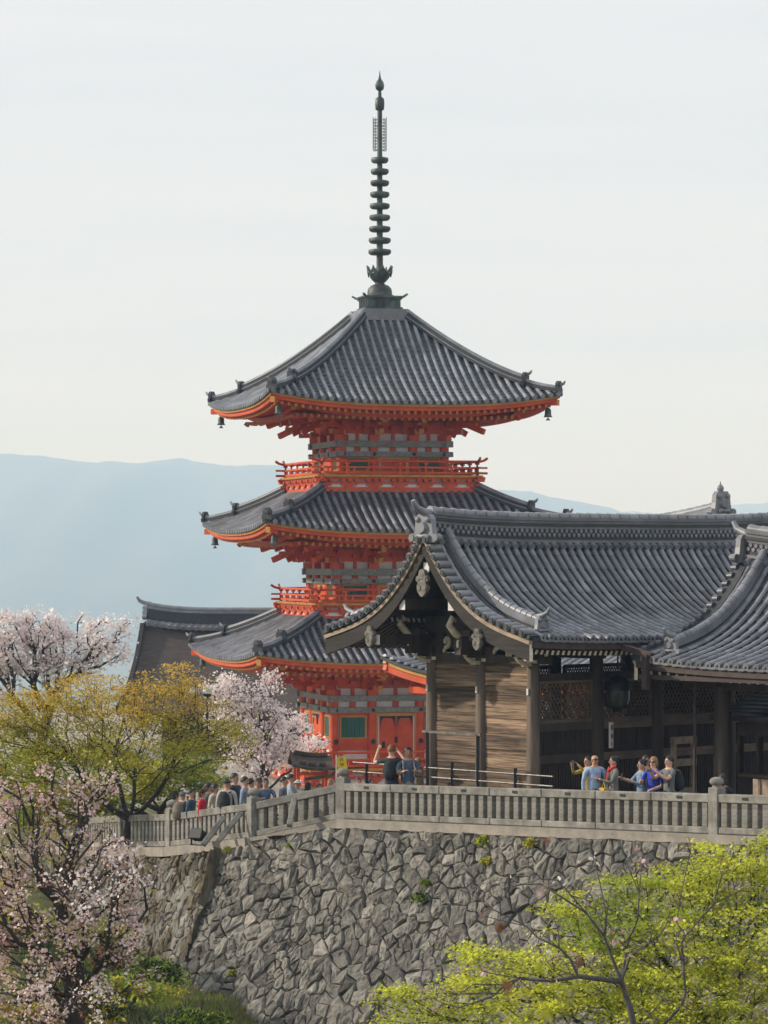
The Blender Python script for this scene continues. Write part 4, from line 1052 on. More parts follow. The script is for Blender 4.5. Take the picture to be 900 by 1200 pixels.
mb.plate([(hd*.8, ze), (hd*.4, BP(.45)), (0, zr), (-hd*.4, BP(.45)), (-hd*.8, ze)], .2, 1, Matrix.Translation((-hx+.9, 0, 0)) @ Matrix.Rotation(math.pi/2, 4, 'Z'))
mb.build('bargeboard', [WOODG2, WOODD], bh)
mb = MB(); xr = np.linspace(-hx+.15, 12, 24); rz_ = lambda x: zr-.1+.32*(max(0, -x)/hx)**3
mb.strip([(x, 0, rz_(x)) for x in xr], .5, .75, 1, (0, 1, 0)); mb.strip([(x, 0, rz_(x)+.75) for x in xr], .62, .12, 0, (0, 1, 0)); mb.tube([(x, 0, rz_(x)+.93) for x in xr], .16, 6, 0)
for i in range(30):
    x = -hx+.3+i*.36; mb.tube([(x, -.2, rz_(x)+.12), (x, -.55, rz_(x)-.05)], .12, 6, 0); 
mb.strip([(x, -.4, rz_(x)-.12) for x in xr], .1, .3, 0, (0, 1, 0))
oni(mb, Matrix.Translation((-hx+.1, 0, rz_(-hx)+.1)) @ Matrix.Rotation(-math.pi/2, 4, 'Z'), 1.3)
mb.build('ridge', [TILE, TILED], bh)
mb = MB(); mb.bx(-hx+1.5, 12, -hd+2, hd-2, 0, ze+1, 0); mb.build('wall', [WOODD], bh)
# ------------------------------------------------------------------ small dark-roofed stall and its yellow banner
st = empty('stall', P(364, 897, 96)+Vector((0, 0, 0)), R(8), 'small stall with curved dark bark roof behind the fence, beside the pagoda', 'stall')
gz = terr(*P(360, 900, 96)[:2])-st.location.z
mb = MB()
SR = lambda x, f: .30-.34*f**.8+.16*x*x-.10*x
for sg in (-1, 1): mb.grid([[(x, sg*.6*i/6, SR(x, i/6)) for x in np.linspace(-.62, .62, 13)] for i in range(7)], 0, smooth=True)
for sg in (-1, 1): mb.strip([(x, sg*.6, SR(x, 1)-.07) for x in np.linspace(-.62, .62, 13)], .08, .08, 0)
mb.strip([(x, 0, SR(x, 0)-.02) for x in np.linspace(-.5, .5, 9)], .16, .10, 0, (0, 1, 0))
for x in (-.3, .0, .3): mb.bar((x-.1, -.45, SR(x, .75)+.05), (x+.1, -.45, SR(x, .75)+.03), .1, .09, 0)
mb.bar((-.25, -.62, -.36), (.55, -.62, -.26), .08, .09, 0); mb.tube([(.55, -.62, -.26), (.66, -.62, -.16), (.64, -.62, -.02)], .05, 6, 0)
mb.build('roof', [WOODD], st)
mb = MB()
for x in (-.42, .42):
    for y in (-.4, .4):
        mb = MB(); mb.bx(x-.05, x+.05, y-.05, y+.05, gz, .06, 0); mb.build('post', [VERM], st)
mb = MB(); mb.bx(-.47, .47, -.46, -.38, -.26, -.17, 0); mb.build('beam', [VERM], st)
bn = empty('yellow_banner', P(401, 897, 93), R(4), 'yellow vertical cloth banner with brown writing beside the small dark roof', 'banner')
gz = terr(*P(401, 897, 93)[:2])-bn.location.z
mb = MB(); mb.M = Matrix.Rotation(R(-8), 4, 'Y'); mb.grid([[(-.14+.28*i/4, .015*math.sin(j*1.3+i), -.26+.52*j/6) for i in range(5)] for j in range(7)], 0, smooth=True); mb.M = None
mb.build('cloth', [mat('yellow_cloth', (.62, .50, .04), (.5, .4, .03), rough=.8, transl=.25)], bn)
mb = MB(); mb.M = Matrix.Rotation(R(-8), 4, 'Y')
for z in (.16, .02, -.12):
    for dx, dz, w, h_ in ((0, .035, .10, .016), (0, 0, .08, .014), (-.03, -.02, .014, .06), (.03, 0, .014, .09)): mb.box((dx, -.03, z+dz), (w, .006, h_), 0)
mb.build('lettering', [mat('brown_ink', (.16, .05, .01), rough=.8)], bn)
mb = MB(); mb.tube([(-.17, .02, gz), (-.17, .02, .30)], .012, 5); mb.build('pole', [WHITE], bn)
# two rounded caps seen over the golden maple, set on assumed poles
for i, (px, py) in enumerate(((228, 812), (243, 812))):
    p = P(px, py, 104); t = empty('rounded_cap', (p.x, p.y, terr(p.x, p.y)), 0, ('rounded pale cap above the golden maple, the left of the pair' if i == 0 else 'rounded pale cap half behind cherry blossom, the right of the pair'), 'lamp', 'pale caps above the maple')
    zz = p.z-terr(p.x, p.y); mb = MB(); mb.lathe([(.17, -.02), (.175, .03), (.14, .12), (.07, .17), (.01, .185)], 14, (0, 0, zz)); mb.build('cap', [mat('cap_enamel%d' % i, (.55, .60, .66), rough=.3)], t)
    mb = MB(); mb.lathe([(.12, -.12), (.14, -.02)], 12, (0, 0, zz)); mb.tube([(0, 0, 0), (0, 0, zz-.1)], .04, 6); mb.build('pole', [BLACK], t)
# ================================================================== granite balustrade along the terrace
fence = empty('stone_balustrade', (0, 0, 0), 0, 'grey granite balustrade of square posts and close balusters along the terrace edge', 'balustrade')
fpts = [G(-2.34, 13.6), G(-2.34, 9.08), G(-2.34, -1.995), Vector((-2.93, 73.0, 0)), Vector((-5.03, 77, 0)), Vector((-6.42, 80, 0)), Vector((-7.8, 84, 0)), Vector((-9.6, 90, 0))]
fz = [.25+.0335*13.4, .25+.0335*8.9, .178, -.36, -.93, -1.20, -1.60, -2.0]      # foot of the fence at each post
def post(p, z, rz):
    mb = MB(); mb.box((0, 0, .40), (.25, .25, 1.0), 0); mb.lathe([(.11, .90), (.085, .92), (.085, .95), (.135, .975), (.145, 1.02), (.132, 1.065), (.09, 1.09), (.04, 1.105)], 14)
    return mb.build('post', [STONEF], fence, (p.x, p.y, z), rz, bevel=.012)
def bal_mesh():
    mb = MB(); mb.box((0, 0, 0), (.155, .155, 1.0), 0); return mb
bal0 = None; rnd = random.Random(2)
for i in range(len(fpts)-1):
    a = fpts[i].copy(); b = fpts[i+1].copy(); a.z = fz[i]; b.z = fz[i+1]
    d = b-a; L = Vector((d.x, d.y, 0)).length; rz = math.atan2(d.y, d.x); sl = d.z/L
    if 0 < i: post(fpts[i], fz[i], rz)
    u = Vector((d.x, d.y, 0)).normalized(); A = a+u*.12; A.z = a.z+sl*.12; B = b-u*.12; B.z = b.z-sl*.12
    n = max(1, round((L-.24)/1.52)); tb = rnd.uniform(-.2, .2)
    mb = MB()                                            # top rail in butted lengths
    for k in range(n):
        p = A.lerp(B, k/n); q = A.lerp(B, (k+1)/n); e = (q-p).normalized()*.006
        mb.bar(p+e+Vector((0, 0, .69)), q-e+Vector((0, 0, .69+rnd.uniform(-.004, .004))), .215, .165, 0, tint=rnd.uniform(-.35, .3))
    mb.build('top_rail', [STONEF], fence, bevel=.014)
    mb = MB()
    for k in range(n):
        p = A.lerp(B, k/n); q = A.lerp(B, (k+1)/n); e = (q-p).normalized()*.005
        mb.bar(p+e+Vector((0, 0, .065)), q-e+Vector((0, 0, .065)), .20, .13, 0, tint=rnd.uniform(-.3, .2))
    mb.build('sill', [STONEF], fence, bevel=.014)
    mb = MB(); mb.bar(a+Vector((0, 0, -.12)), b+Vector((0, 0, -.12)), .46, .22, 0); mb.build('plinth', [mat('plinth_concrete%d' % i, (.34, .30, .25), (.22, .20, .17), rough=.95, scale=3, bump=.3, bscale=20)], fence)
    m = round((L-.24)/(.262 if i < 3 else .25))
    for k in range(m):
        p = A.lerp(B, (k+.5)/m); h = .49; z = p.z+.13
        if bal0 is None: o = bal0 = bal_mesh().build('baluster', [STONEF], fence, bevel=.012)
        else: o = bal0.copy(); lk(o); o.parent = fence
        o.location = (p.x, p.y, z+h/2); o.rotation_euler = (0, 0, rz+rnd.uniform(-.04, .04)); o.scale = (rnd.uniform(.92, 1.05), 1, h)
    if i < 2:                                            # small dark plates let into the rail
        for k in range(n):
            p = A.lerp(B, (k+.5)/n); nn = Vector((u.y, -u.x, 0)); nn = nn if nn.y < 0 else -nn
            mb = MB(); mb.box((0, 0, 0), (.15, .012, .055), 0); mb.build('plaque', [BLACK], fence, p+nn*.112+Vector((0, 0, .70)), rz)
# leaning stone props outside the lower flight
for px, py0, py1, Y, dx in ((345, 936, 968, 72.0, -6), (282, 953, 985, 73.2, -26), (262, 958, 990, 73.6, -24)):
    a = P(px, py0, Y); b = P(px+dx, py1, Y-.5); mb = MB(); mb.bar(a, b, .12, .12, 0, up=(0, -1, .3)); mb.build('prop', [STONEF], fence, bevel=.01)
# black flood lamp at the fence foot
p = P(232, 982, 74.3); fl = empty('flood_lamp', p, R(-30), 'small black flood lamp on the ground at the foot of the lower fence', 'flood lamp')
mb = MB(); mb.M = Matrix.Rotation(R(-25), 4, 'X'); mb.box((0, 0, .06), (.30, .22, .22), 0); mb.box((0, -.13, .06), (.34, .04, .26), 0); mb.M = None; mb.build('housing', [BLACK], fl, bevel=.02)
mb = MB(); mb.box((-.18, 0, -.04), (.02, .05, .26), 0); mb.box((.18, 0, -.04), (.02, .05, .26), 0); mb.box((0, 0, -.16), (.38, .1, .02), 0); mb.build('bracket', [BLACK], fl)
# metal pipe railing beside the plank wall
STEEL = mat('worn_steel', (.24, .22, .20), (.10, .095, .09), rough=.45, metal=.6, scale=9)
rl = empty('pipe_railing', (0, 0, 0), 0, 'black pipe railing with worn pale top bars in front of the plank wall', 'railing')
UR = -1.35
def on(px): return px_on_u(px, UR)[0]
a, b = on(414), on(648)
for z in (1.335, 1.13):
    mb = MB(); mb.tube([(a.x, a.y, z), (b.x, b.y, z)], .022, 8, 0); mb.build('bar', [STEEL], rl)
for px, zt in ((501, 2.12), (560, 2.12), (530, 1.50), (604, 1.46), (430, 1.335)):
    p = on(px); mb = MB(); mb.bx(p.x-.035, p.x+.035, p.y-.035, p.y+.035, terr(p.x, p.y)-.05, zt, 0); mb.build('post', [BLACK], rl)
p, q = on(496), on(564); mb = MB(); mb.bar((p.x, p.y, 2.125), (q.x, q.y, 2.125), .07, .05, 0); mb.build('top_bar', [STEEL], rl)
# ================================================================== trees
TRUNK = mat('tree_bark', (.060, .048, .040), (.028, .023, .020), rough=.95, scale=6, stretch=(1, 1, .3), bump=.5, bscale=20)
TWIG = mat('grey_twig_bark', (.12, .105, .098), (.05, .043, .04), rough=.9, scale=9)
def leafmat(n, c1, c2, tr=.45, tint=.45): return mat(n, c1, c2, rough=.65, scale=1.3, transl=tr, tint=tint, spec=.25, detail=3)
GOLD = leafmat('golden_maple_leaf', (.64, .42, .075), (.50, .38, .06))
OLIVE2 = leafmat('yellow_green_maple_leaf', (.40, .42, .05), (.27, .32, .035))
OLIVE = leafmat('olive_maple_leaf', (.50, .42, .055), (.36, .35, .04))
LIME = leafmat('lime_maple_leaf', (.67, .65, .085), (.46, .51, .055), .45, .75)
LIME2 = leafmat('deep_lime_maple_leaf', (.44, .50, .055), (.30, .38, .04))
MIDG = leafmat('green_maple_leaf', (.27, .36, .045), (.15, .23, .03))
PINK = leafmat('cherry_petal', (.90, .83, .81), (.82, .72, .71), .3, .25)
PINK3 = leafmat('rosy_cherry_petal', (.80, .65, .62), (.64, .47, .45), .3, .3)
PINK2 = leafmat('deep_cherry_petal', (.74, .52, .50), (.52, .33, .33), .3, .25)
BUD = leafmat('copper_young_leaf', (.30, .15, .06), (.22, .09, .05), .35)
DARKG = leafmat('dark_evergreen_leaf', (.055, .075, .025), (.03, .045, .015), .25)
def grow(base, entry, tips, rng, up=.25, step=.35, wig=.10):
    """joins every tip to the nearest part of the tree grown so far; returns nodes, parents, loads"""
    nodes = [np.array(base)]; par = [-1]
    base = np.array(base)
    for e in entry:
        a = nodes[-1]; e = np.array(e); k = max(1, int(np.linalg.norm(e-a)/step))
        for i in range(1, k+1): nodes.append(a+(e-a)*i/k+rng.normal(0, wig*.3, 3)*(i < k)); par.append(len(nodes)-2)
    plen = [0.0]*len(nodes)
    for i in range(1, len(nodes)): plen[i] = plen[par[i]]+np.linalg.norm(nodes[i]-nodes[par[i]])
    arr = np.array(nodes); tips = np.array(tips)
    order = np.argsort(np.linalg.norm(tips-arr[-1], axis=1)); ends = []
    cap = len(nodes)+len(tips)*40; buf = np.zeros((cap, 3)); buf[:len(nodes)] = arr; pl = np.zeros(cap); pl[:len(nodes)] = plen; cnt = len(nodes); par = par+[0]*(cap-cnt)
    start = max(1, len(entry) and int(cnt*.45))
    for t in order:
        q = tips[t]; d = np.linalg.norm(buf[start:cnt]-q, axis=1)
        cost = d*1.0+.62*pl[start:cnt]+.5*np.maximum(0, buf[start:cnt, 2]-q[2])
        j = int(np.argmin(cost))+start; a = buf[j]; L = np.linalg.norm(q-a)
        k = max(1, min(30, int(L/step))); p = j; off = rng.normal(0, wig, 3)*L*.6
        for i in range(1, k+1):
            f = i/k; x = a+(q-a)*f+off*math.sin(math.pi*f)+np.array((0, 0, up*L*.25*math.sin(math.pi*f)))+rng.normal(0, wig*.22, 3)*(i < k)
            if cnt >= cap-1: break
            buf[cnt] = x; par[cnt] = p; pl[cnt] = pl[p]+np.linalg.norm(x-buf[p]); p = cnt; cnt += 1
        ends.append(p)
    load = np.zeros(cnt)
    for e in ends:
        p = e
        while p != -1: load[p] += 1; p = par[p]
    return buf[:cnt], par[:cnt], load, np.array(ends)
def limbs(nodes, par, load, r0, rmin, ex=.5):
    mb = MB(); n = len(nodes); kids = {}
    for i in range(1, n): kids.setdefault(par[i], []).append(i)
    L0 = load[0]; rad = np.maximum(rmin, r0*(np.maximum(load, .5)/L0)**ex)
    stack = [(0, None)]
    while stack:
        i, prev = stack.pop(); ch = [] if prev is None else [prev]; ch.append(i)
        while kids.get(i):
            ks = sorted(kids[i], key=lambda q: -load[q])
            for q in ks[1:]: stack.append((q, i))
            i = ks[0]; ch.append(i)
        if len(ch) > 1:
            rr = [rad[q] for q in ch]
            if prev is not None: rr[0] = min(rr[0], rr[1]*1.25)
            mb.tube([nodes[q] for q in ch], rr, 7 if max(rr) > .05 else (5 if max(rr) > .02 else 4), 0, 0, cap=False)
    return mb
def blob_tips(blobs, n, rng, shell=.55):
    """points in a set of ellipsoids (centre, radii), denser near their surfaces"""
    w = np.array([b[1][0]*b[1][2] for b in blobs]); w /= w.sum(); out = []
    for c, r in blobs:
        k = max(1, int(round(n*(r[0]*r[2])/sum(b[1][0]*b[1][2] for b in blobs))))
        d = rng.normal(size=(k, 3)); d /= np.linalg.norm(d, axis=1)[:, None]
        rr = (shell+(1-shell)*rng.random(k)**.7)[:, None]
        out.append(np.array(c)+d*rr*np.array(r))
    return np.concatenate(out)
def leaves(centers, per, sig, size, rng, shape='leaf', flat=.0, svar=.35):
    """flat little leaves scattered round the centres; returns (n,k,3)"""
    n = len(centers)*per; c = np.repeat(centers, per, axis=0)+rng.normal(size=(n, 3))*np.array(sig)
    nrm = rng.normal(size=(n, 3)); nrm[:, 2] = np.abs(nrm[:, 2])+flat; nrm /= np.linalg.norm(nrm, axis=1)[:, None]
    a = np.cross(nrm, rng.normal(size=(n, 3))); a /= np.linalg.norm(a, axis=1)[:, None]; b = np.cross(nrm, a)
    s = size*np.clip(1+rng.normal(0, svar, n), .45, 1.9)[:, None]
    if shape == 'petal':
        k = 5; ang = [2*math.pi*i/5 for i in range(5)]; P_ = [c+(a*math.cos(t)+b*math.sin(t))*s*.5+nrm*s*.12*(i % 2) for i, t in enumerate(ang)]
    elif shape == 'star':                                # three-lobed maple leaf outline
        sh = [(0, -.12), (.30, -.22), (.22, .06), (.52, .22), (.18, .30), (0, .72), (-.18, .30), (-.52, .22), (-.22, .06), (-.30, -.22)]
        P_ = [c+a*x*s+b*y*s+nrm*s*.10*abs(x) for x, y in sh]
    else:
        P_ = [c-b*s*.5, c+a*s*.28+nrm*s*.08, c+b*s*.5, c-a*s*.28+nrm*s*.08]
    return np.stack(P_, axis=1)
def E(px, py, Y, rx, ry=None, rz=None):
    """ellipsoid in world units from photo pixels"""
    k = Y/F; p = P(px, py, Y); return (tuple(p), (rx*k, (ry if ry is not None else rx*k*.9), (rz if rz is not None else rx*.75)*k if rz is None or rz > 3 else rz))
def tree(name, label, cat, base, entry, blobs, ntip, leafspec, seed, r0=.16, rmin=.008, wood=None, group=None, up=.25, step=.35, wig=.10, ex=.5, shell=.5):
    rng = np.random.default_rng(seed); t = empty(name, base, 0, label, cat, group); B = np.array(base)
    tips = blob_tips(blobs, ntip, rng, shell)
    nodes, par, load, ends = grow(base, entry, tips, rng, up, step, wig)
    limbs(nodes-B, par, load, r0, rmin, ex).build('trunk', [wood or TRUNK], t)
    # foliage sits on the outer twigs
    tw = np.concatenate([nodes[ends], nodes[load <= 1.5]])
    for nm, mats, per, sig, size, shape, flat, frac in leafspec:
        sel = tw[rng.random(len(tw)) < frac]
        q = leaves(sel-B, per, sig, size, rng, shape, flat)
        k = len(mats); zr = (sel[:, 2]-sel[:, 2].min())/max(.1, np.ptp(sel[:, 2]))
        # material follows the clump, with some mixing
        ci = np.repeat(np.floor((np.sin(sel[:, 0]*2.1)+np.sin(sel[:, 2]*2.7+1)+np.sin(sel[:, 1]*1.7+2)+3)/6*k*.999+rng.normal(0, .35, len(sel))) if name != 'golden_maple' else np.floor(zr*k*.95+rng.normal(0, .5, len(sel))), per).clip(0, k-1)
        np_mesh(nm, q, q.shape[1], mats, rng.normal(0, .35, len(q)).clip(-.9, .9)+np.repeat(rng.normal(0, .25, len(sel)), per), ci, t)
    return t
# golden maple at the left end of the fence
Y = 79.5
bs = [E(20, 880, Y, 62), E(70, 850, Y, 60), E(30, 835, 80, 42), E(130, 838, Y, 62), E(190, 822, 80, 50), E(232, 850, 80, 46), E(262, 868, Y, 34), E(160, 870, 78.5, 60), E(95, 815, 80.5, 36), E(210, 800, 81, 30), E(60, 900, 79, 46), E(225, 888, 79, 40), E(-15, 850, 80, 50)]
b0 = P(150, 1010, 79.5)
tree('golden_maple', 'broad golden-green young-leaved maple spreading over the left end of the fence', 'tree', tuple(b0), [tuple(P(148, 985, 79.5)), tuple(P(152, 960, 79.5))], bs, 900,
     [('crown', [OLIVE2, OLIVE, OLIVE, GOLD, GOLD], 38, (.20, .20, .075), .070, 'leaf', .8, .60)], 3, r0=.12, rmin=.007, up=-.1, wig=.11, ex=.52)
# green maple under it, behind the fence end
Y = 84
bs = [E(205, 905, Y, 30), E(240, 912, Y, 26), E(180, 915, 83, 26), E(165, 930, 83, 20), E(110, 935, Y, 40), E(50, 945, Y, 45), E(225, 890, 85, 28), E(120, 905, 86, 50), E(30, 905, 86, 50)]
b0 = P(190, 985, 86)
tree('green_maple', 'fresh green low maple behind the crowd\'s end of the fence, beneath the golden one', 'tree', tuple(b0), [tuple(P(188, 950, 85.5))], bs, 420,
     [('crown', [MIDG, OLIVE, MIDG], 44, (.19, .19, .08), .10, 'leaf', 1.0, .7)], 5, r0=.12, up=0, wig=.1)
# pale cherry, far left
Y = 104
bs = [E(15, 770, Y, 40), E(45, 740, Y, 32), E(70, 765, Y, 36), E(100, 775, Y, 26), E(120, 745, 103, 28), E(150, 737, 103, 15), E(95, 725, 104, 10), E(20, 730, Y, 24), E(10, 800, Y, 30), E(60, 790, Y, 30), E(135, 765, 103, 18), E(-20, 760, Y, 40)]
b0 = P(40, 950, Y)
tree('cherry_tree', 'pale pink cherry in full bloom rising behind the golden maple at far left', 'tree', tuple(b0), [tuple(P(45, 880, Y)), tuple(P(60, 820, Y))], bs, 420,
     [('blossoms', [PINK, PINK, PINK], 30, (.16, .16, .12), .08, 'petal', .2, .55)], 8, r0=.19, rmin=.012, group='cherry trees in bloom', wig=.12, ex=.45)
Y = 108
bs = [E(258, 805, Y, 20), E(285, 815, Y, 26), E(310, 840, Y, 28), E(290, 860, Y, 34), E(325, 870, Y, 28), E(345, 850, 109, 20), E(268, 840, Y, 26), E(300, 890, Y, 34), E(340, 885, 109, 26), E(365, 880, 110, 22), E(320, 800, 109, 16), E(240, 795, Y, 8)]
b0 = P(308, 960, Y)
tree('cherry_tree', 'slender pale pink cherry blooming directly in front of the pagoda\'s left corner', 'tree', tuple(b0), [tuple(P(309, 915, Y)), tuple(P(308, 880, Y))], bs, 400,
     [('blossoms', [PINK, PINK, PINK], 26, (.14, .14, .12), .075, 'petal', .2, .58), ('young_leaves', [BUD, OLIVE], 3, (.2, .2, .15), .09, 'leaf', .2, .4)], 12, r0=.14, rmin=.010, group='cherry trees in bloom', wig=.1, ex=.5)
# nearer cherry, lower left, with copper young leaves
Y = 60
bs = [E(30, 960, Y, 50), E(85, 940, Y, 38), E(120, 915, Y, 26), E(10, 1010, Y, 44), E(60, 1010, Y, 50), E(105, 985, Y, 36), E(130, 1030, 59, 36), E(60, 1065, 59, 54), E(15, 1090, Y, 44), E(110, 1080, 59, 44), E(150, 1060, 59.5, 22), E(160, 1035, 59, 14), E(135, 1000, 59.3, 24), E(40, 1180, 59, 40), E(110, 1170, 58.5, 34), E(150, 1095, 58.6, 20), E(70, 1115, 59, 40), E(20, 1150, Y, 46), E(-15, 1040, Y, 40), E(155, 1010, 59.5, 16), E(172, 1060, 59.2, 12), E(180, 1020, 59.6, 9), E(60, 905, Y, 18), E(10, 930, Y, 26), E(175, 1150, 59, 16), E(140, 1115, 59, 24)]
b0 = P(90, 1300, Y)
tree('cherry_tree', 'large cherry with pink blossom and copper leaves in front of the wall\'s left end', 'tree', tuple(b0), [tuple(P(86, 1200, Y)), tuple(P(88, 1130, Y)), tuple(P(70, 1060, Y))], bs, 760,
     [('blossoms', [PINK2, PINK3, PINK3, PINK], 20, (.09, .09, .07), .052, 'petal', .2, .44), ('young_leaves', [BUD, OLIVE, BUD], 6, (.14, .14, .12), .065, 'leaf', .2, .5)], 21, r0=.22, rmin=.010, group='cherry trees in bloom', wig=.14, ex=.48)
# lime-green maple, lower right
Y = 52
bs = [E(865, 1035, Y, 60, 1.0), E(905, 1010, Y, 50, 1.0), E(790, 1050, Y, 58, 1.0), E(720, 1085, Y, 52, 1.0), E(655, 1075, Y, 30, .8), E(725, 1040, Y, 24, .7), E(890, 1110, 51, 80, 1.1), E(790, 1125, 51, 80, 1.1), E(690, 1150, 51, 70, 1.1), E(610, 1145, Y, 50, 1.0), E(555, 1115, Y, 22, .7), E(545, 1165, Y, 46, .9), E(480, 1185, Y, 40, .8), E(620, 1195, 51, 60, 1.0), E(760, 1200, 50.5, 90, 1.1), E(890, 1190, 50.5, 80, 1.1), E(820, 1000, 52.5, 18, .6), E(660, 1050, 52.5, 14, .5)]
b0 = (P(840, 1500, 52)); 
tree('lime_maple', 'bright lime-green spring maple filling the lower right corner', 'tree', tuple(b0), [tuple(P(845, 1340, 52)), tuple(P(850, 1180, 52)), tuple(P(835, 1110, 52))], bs, 1150,
     [('crown', [LIME, LIME, LIME, LIME2], 58, (.16, .16, .045), .054, 'star', 1.0, .62)], 31, r0=.13, rmin=.006, up=-.15, wig=.12, ex=.5, shell=.35)
# bare cherry sapling with the first buds, standing nearer
Y = 46
tips = [E(560, 1055, Y, 6), E(528, 1040, Y, 8, .3), E(600, 1040, Y, 18), E(575, 1070, Y, 16), E(640, 1085, Y, 24), E(700, 1060, Y, 22), E(745, 1010, 46, 18), E(808, 985, 46, 8), E(812, 1000, 46, 8), E(690, 1010, Y, 14), E(880, 1040, 46, 14), E(850, 1020, 46, 14), E(655, 1130, Y, 30), E(580, 1150, Y, 30), E(520, 1170, Y, 30), E(740, 1100, Y, 36), E(790, 1090, Y, 30), E(640, 1030, Y, 20), E(800, 1170, 45.5, 30)]
b0 = P(760, 1420, Y)
tree('budding_cherry', 'nearly bare cherry with grey twigs and a few pink buds before the lime maple', 'tree', tuple(b0), [tuple(P(752, 1240, Y)), tuple(P(738, 1180, Y)), tuple(P(728, 1150, Y))], tips, 260,
     [('blossoms', [PINK, PINK2, BUD], 3, (.05, .05, .05), .055, 'petal', .2, .10), ('young_leaves', [BUD, LIME], 2, (.06, .06, .05), .055, 'leaf', .2, .08)], 44, r0=.055, rmin=.0042, wood=TWIG, wig=.10, ex=.5, up=-.1)
# out-of-focus sprig close to the lens
Y = 12
RED = leafmat('red_bud', (.55, .06, .035), (.4, .05, .03)); 
tips = [E(642, 985, Y, 4, .02), E(640, 1045, Y, 3, .02), E(655, 1095, Y, 4, .02), E(680, 1130, Y, 5, .02), E(575, 1085, Y, 4, .02), E(590, 1130, Y, 6, .02), E(600, 1160, Y, 6, .02), E(610, 1190, Y, 6, .02), E(640, 1190, Y, 6, .02), E(710, 1190, Y, 6, .02), E(700, 1200, Y, 6, .02), E(660, 1150, Y, 5, .02)]
b0 = P(665, 1330, Y)
tree('blossom_sprig', 'blurred thin sprig of pink and red buds close to the camera', 'twig', tuple(b0), [tuple(P(660, 1260, Y))], tips, 13,
     [('blossoms', [PINK2, RED, LIME, BUD, PINK2], 4, (.010, .010, .014), .026, 'petal', .2, .35)], 51, r0=.004, rmin=.0012, wood=TWIG, wig=.05, step=.03)
# low shrubs and ferns
def shrub(label, p, r, mats, seed, n=40, per=34, size=.10, flat=.2, name='shrub', cat='shrub', group=None):
    rng = np.random.default_rng(seed); t = empty(name, p, 0, label, cat, group)
    d = rng.normal(size=(n, 3)); d[:, 2] = np.abs(d[:, 2]); d /= np.linalg.norm(d, axis=1)[:, None]; c = d*(.45+.55*rng.random((n, 1)))*np.array(r)
    mb = MB()
    for q in c[:26]: mb.tube([(0, 0, -.1), tuple(q*.5+np.array((0, 0, .05))), tuple(q)], [.018, .012, .004], 4)
    mb.build('stem', [TWIG], t)
    q = leaves(c, per, (r[0]*.16, r[1]*.16, r[2]*.14), size, rng, 'leaf', flat)
    np_mesh('foliage', q, 4, mats, rng.normal(0, .35, len(q)).clip(-.9, .9), rng.integers(0, len(mats), len(q)), t)
    return t
for i, (px, py, Y, rx, rz, m, lb) in enumerate((
    (150, 1172, 66, 1.0, .45, [MIDG, OLIVE], 'low green bush on the bank against the wall\'s foot'), (60, 1200, 64, 1.2, .5, [OLIVE, BUD], 'low olive bush at the bottom left edge, under the cherry'),
    (195, 1195, 65, .6, .3, [MIDG, DARKG], 'small dark green bush at the wall foot beside the stones'), (120, 1100, 72, .8, .4, [OLIVE, MIDG], 'yellowish bush behind the cherry trunk on the bank'),
    (175, 1150, 68, .8, .5, [DARKG, MIDG], 'dark bush tucked against the wall foot, behind the low green one'), (110, 1190, 62, .7, .45, [DARKG, OLIVE], 'dark leafy bush just right of the front cherry\'s trunk'), (225, 1205, 64, .7, .35, [DARKG, MIDG], 'dark bush at the bottom edge beneath the stone face'), (140, 1130, 70, .6, .5, [BUD, DARKG], 'brownish bush on the bank below the mossy stones'),
    (20, 1110, 74, 1.2, .6, [OLIVE, MIDG], 'wide yellow-green bush behind the cherry at the left edge'))):
    p = P(px, py, Y); p.z = valley(p.x, p.y) if valley(p.x, p.y) > p.z-.6 else p.z
    shrub(lb, p, (rx, rx*.8, rz), m, 60+i, group='bushes on the bank')
# hedge of dark evergreens behind the crowd
for i, (px, py, Y, rx, rz, lb) in enumerate(((265, 925, 92, 1.1, .75, 'dark evergreen bush behind the crowd by the fence'), (225, 930, 93, 1.0, .7, 'dark evergreen bush behind the green maple'), (300, 930, 95, 1.0, .6, 'dark evergreen bush at the foot of the slender cherry'))):
    p = P(px, py, Y); p.z = terr(p.x, p.y); shrub(lb, p, (rx, rx, rz*2.1), [DARKG, DARKG, MIDG], 80+i, n=60, per=40, size=.12, group='evergreen bushes behind the crowd')
# ferns growing from the wall joints
def fern(px, py, seed, r, m, lb):
    s = None
    best = min(((wallp(a, b, .05), a, b) for a in np.linspace(0, ws[-1], 160) for b in np.linspace(0, 5, 50)), key=lambda q: (450+q[0].x*F/q[0].y-px)**2+(650-(q[0].z-CZ)*F/q[0].y-py)**2)
    rng = np.random.default_rng(seed); t = empty('wall_fern', best[0], 0, lb, 'fern', 'ferns growing from the wall')
    mb = MB(); fr = []
    for i in range(9):
        a = rng.uniform(-2.6, -.5) if True else 0; d = np.array((math.cos(a), math.sin(a)*.8, 0)); L = r*rng.uniform(.6, 1.1); pts = []
        for k in range(6): f = k/5; pts.append(tuple(d*L*f*.8+np.array((0, 0, L*(.7*f-.9*f*f)))))
        mb.tube(pts, .006, 4, 0)
        for k in range(1, 6): fr.append(pts[k])
    mb.build('stem', [MIDG], t)
    q = leaves(np.array(fr), 9, (r*.10, r*.10, r*.10), r*.22, rng, 'leaf', .5); np_mesh('frond', q, 4, m, rng.normal(0, .3, len(q)), rng.integers(0, len(m), len(q)), t)
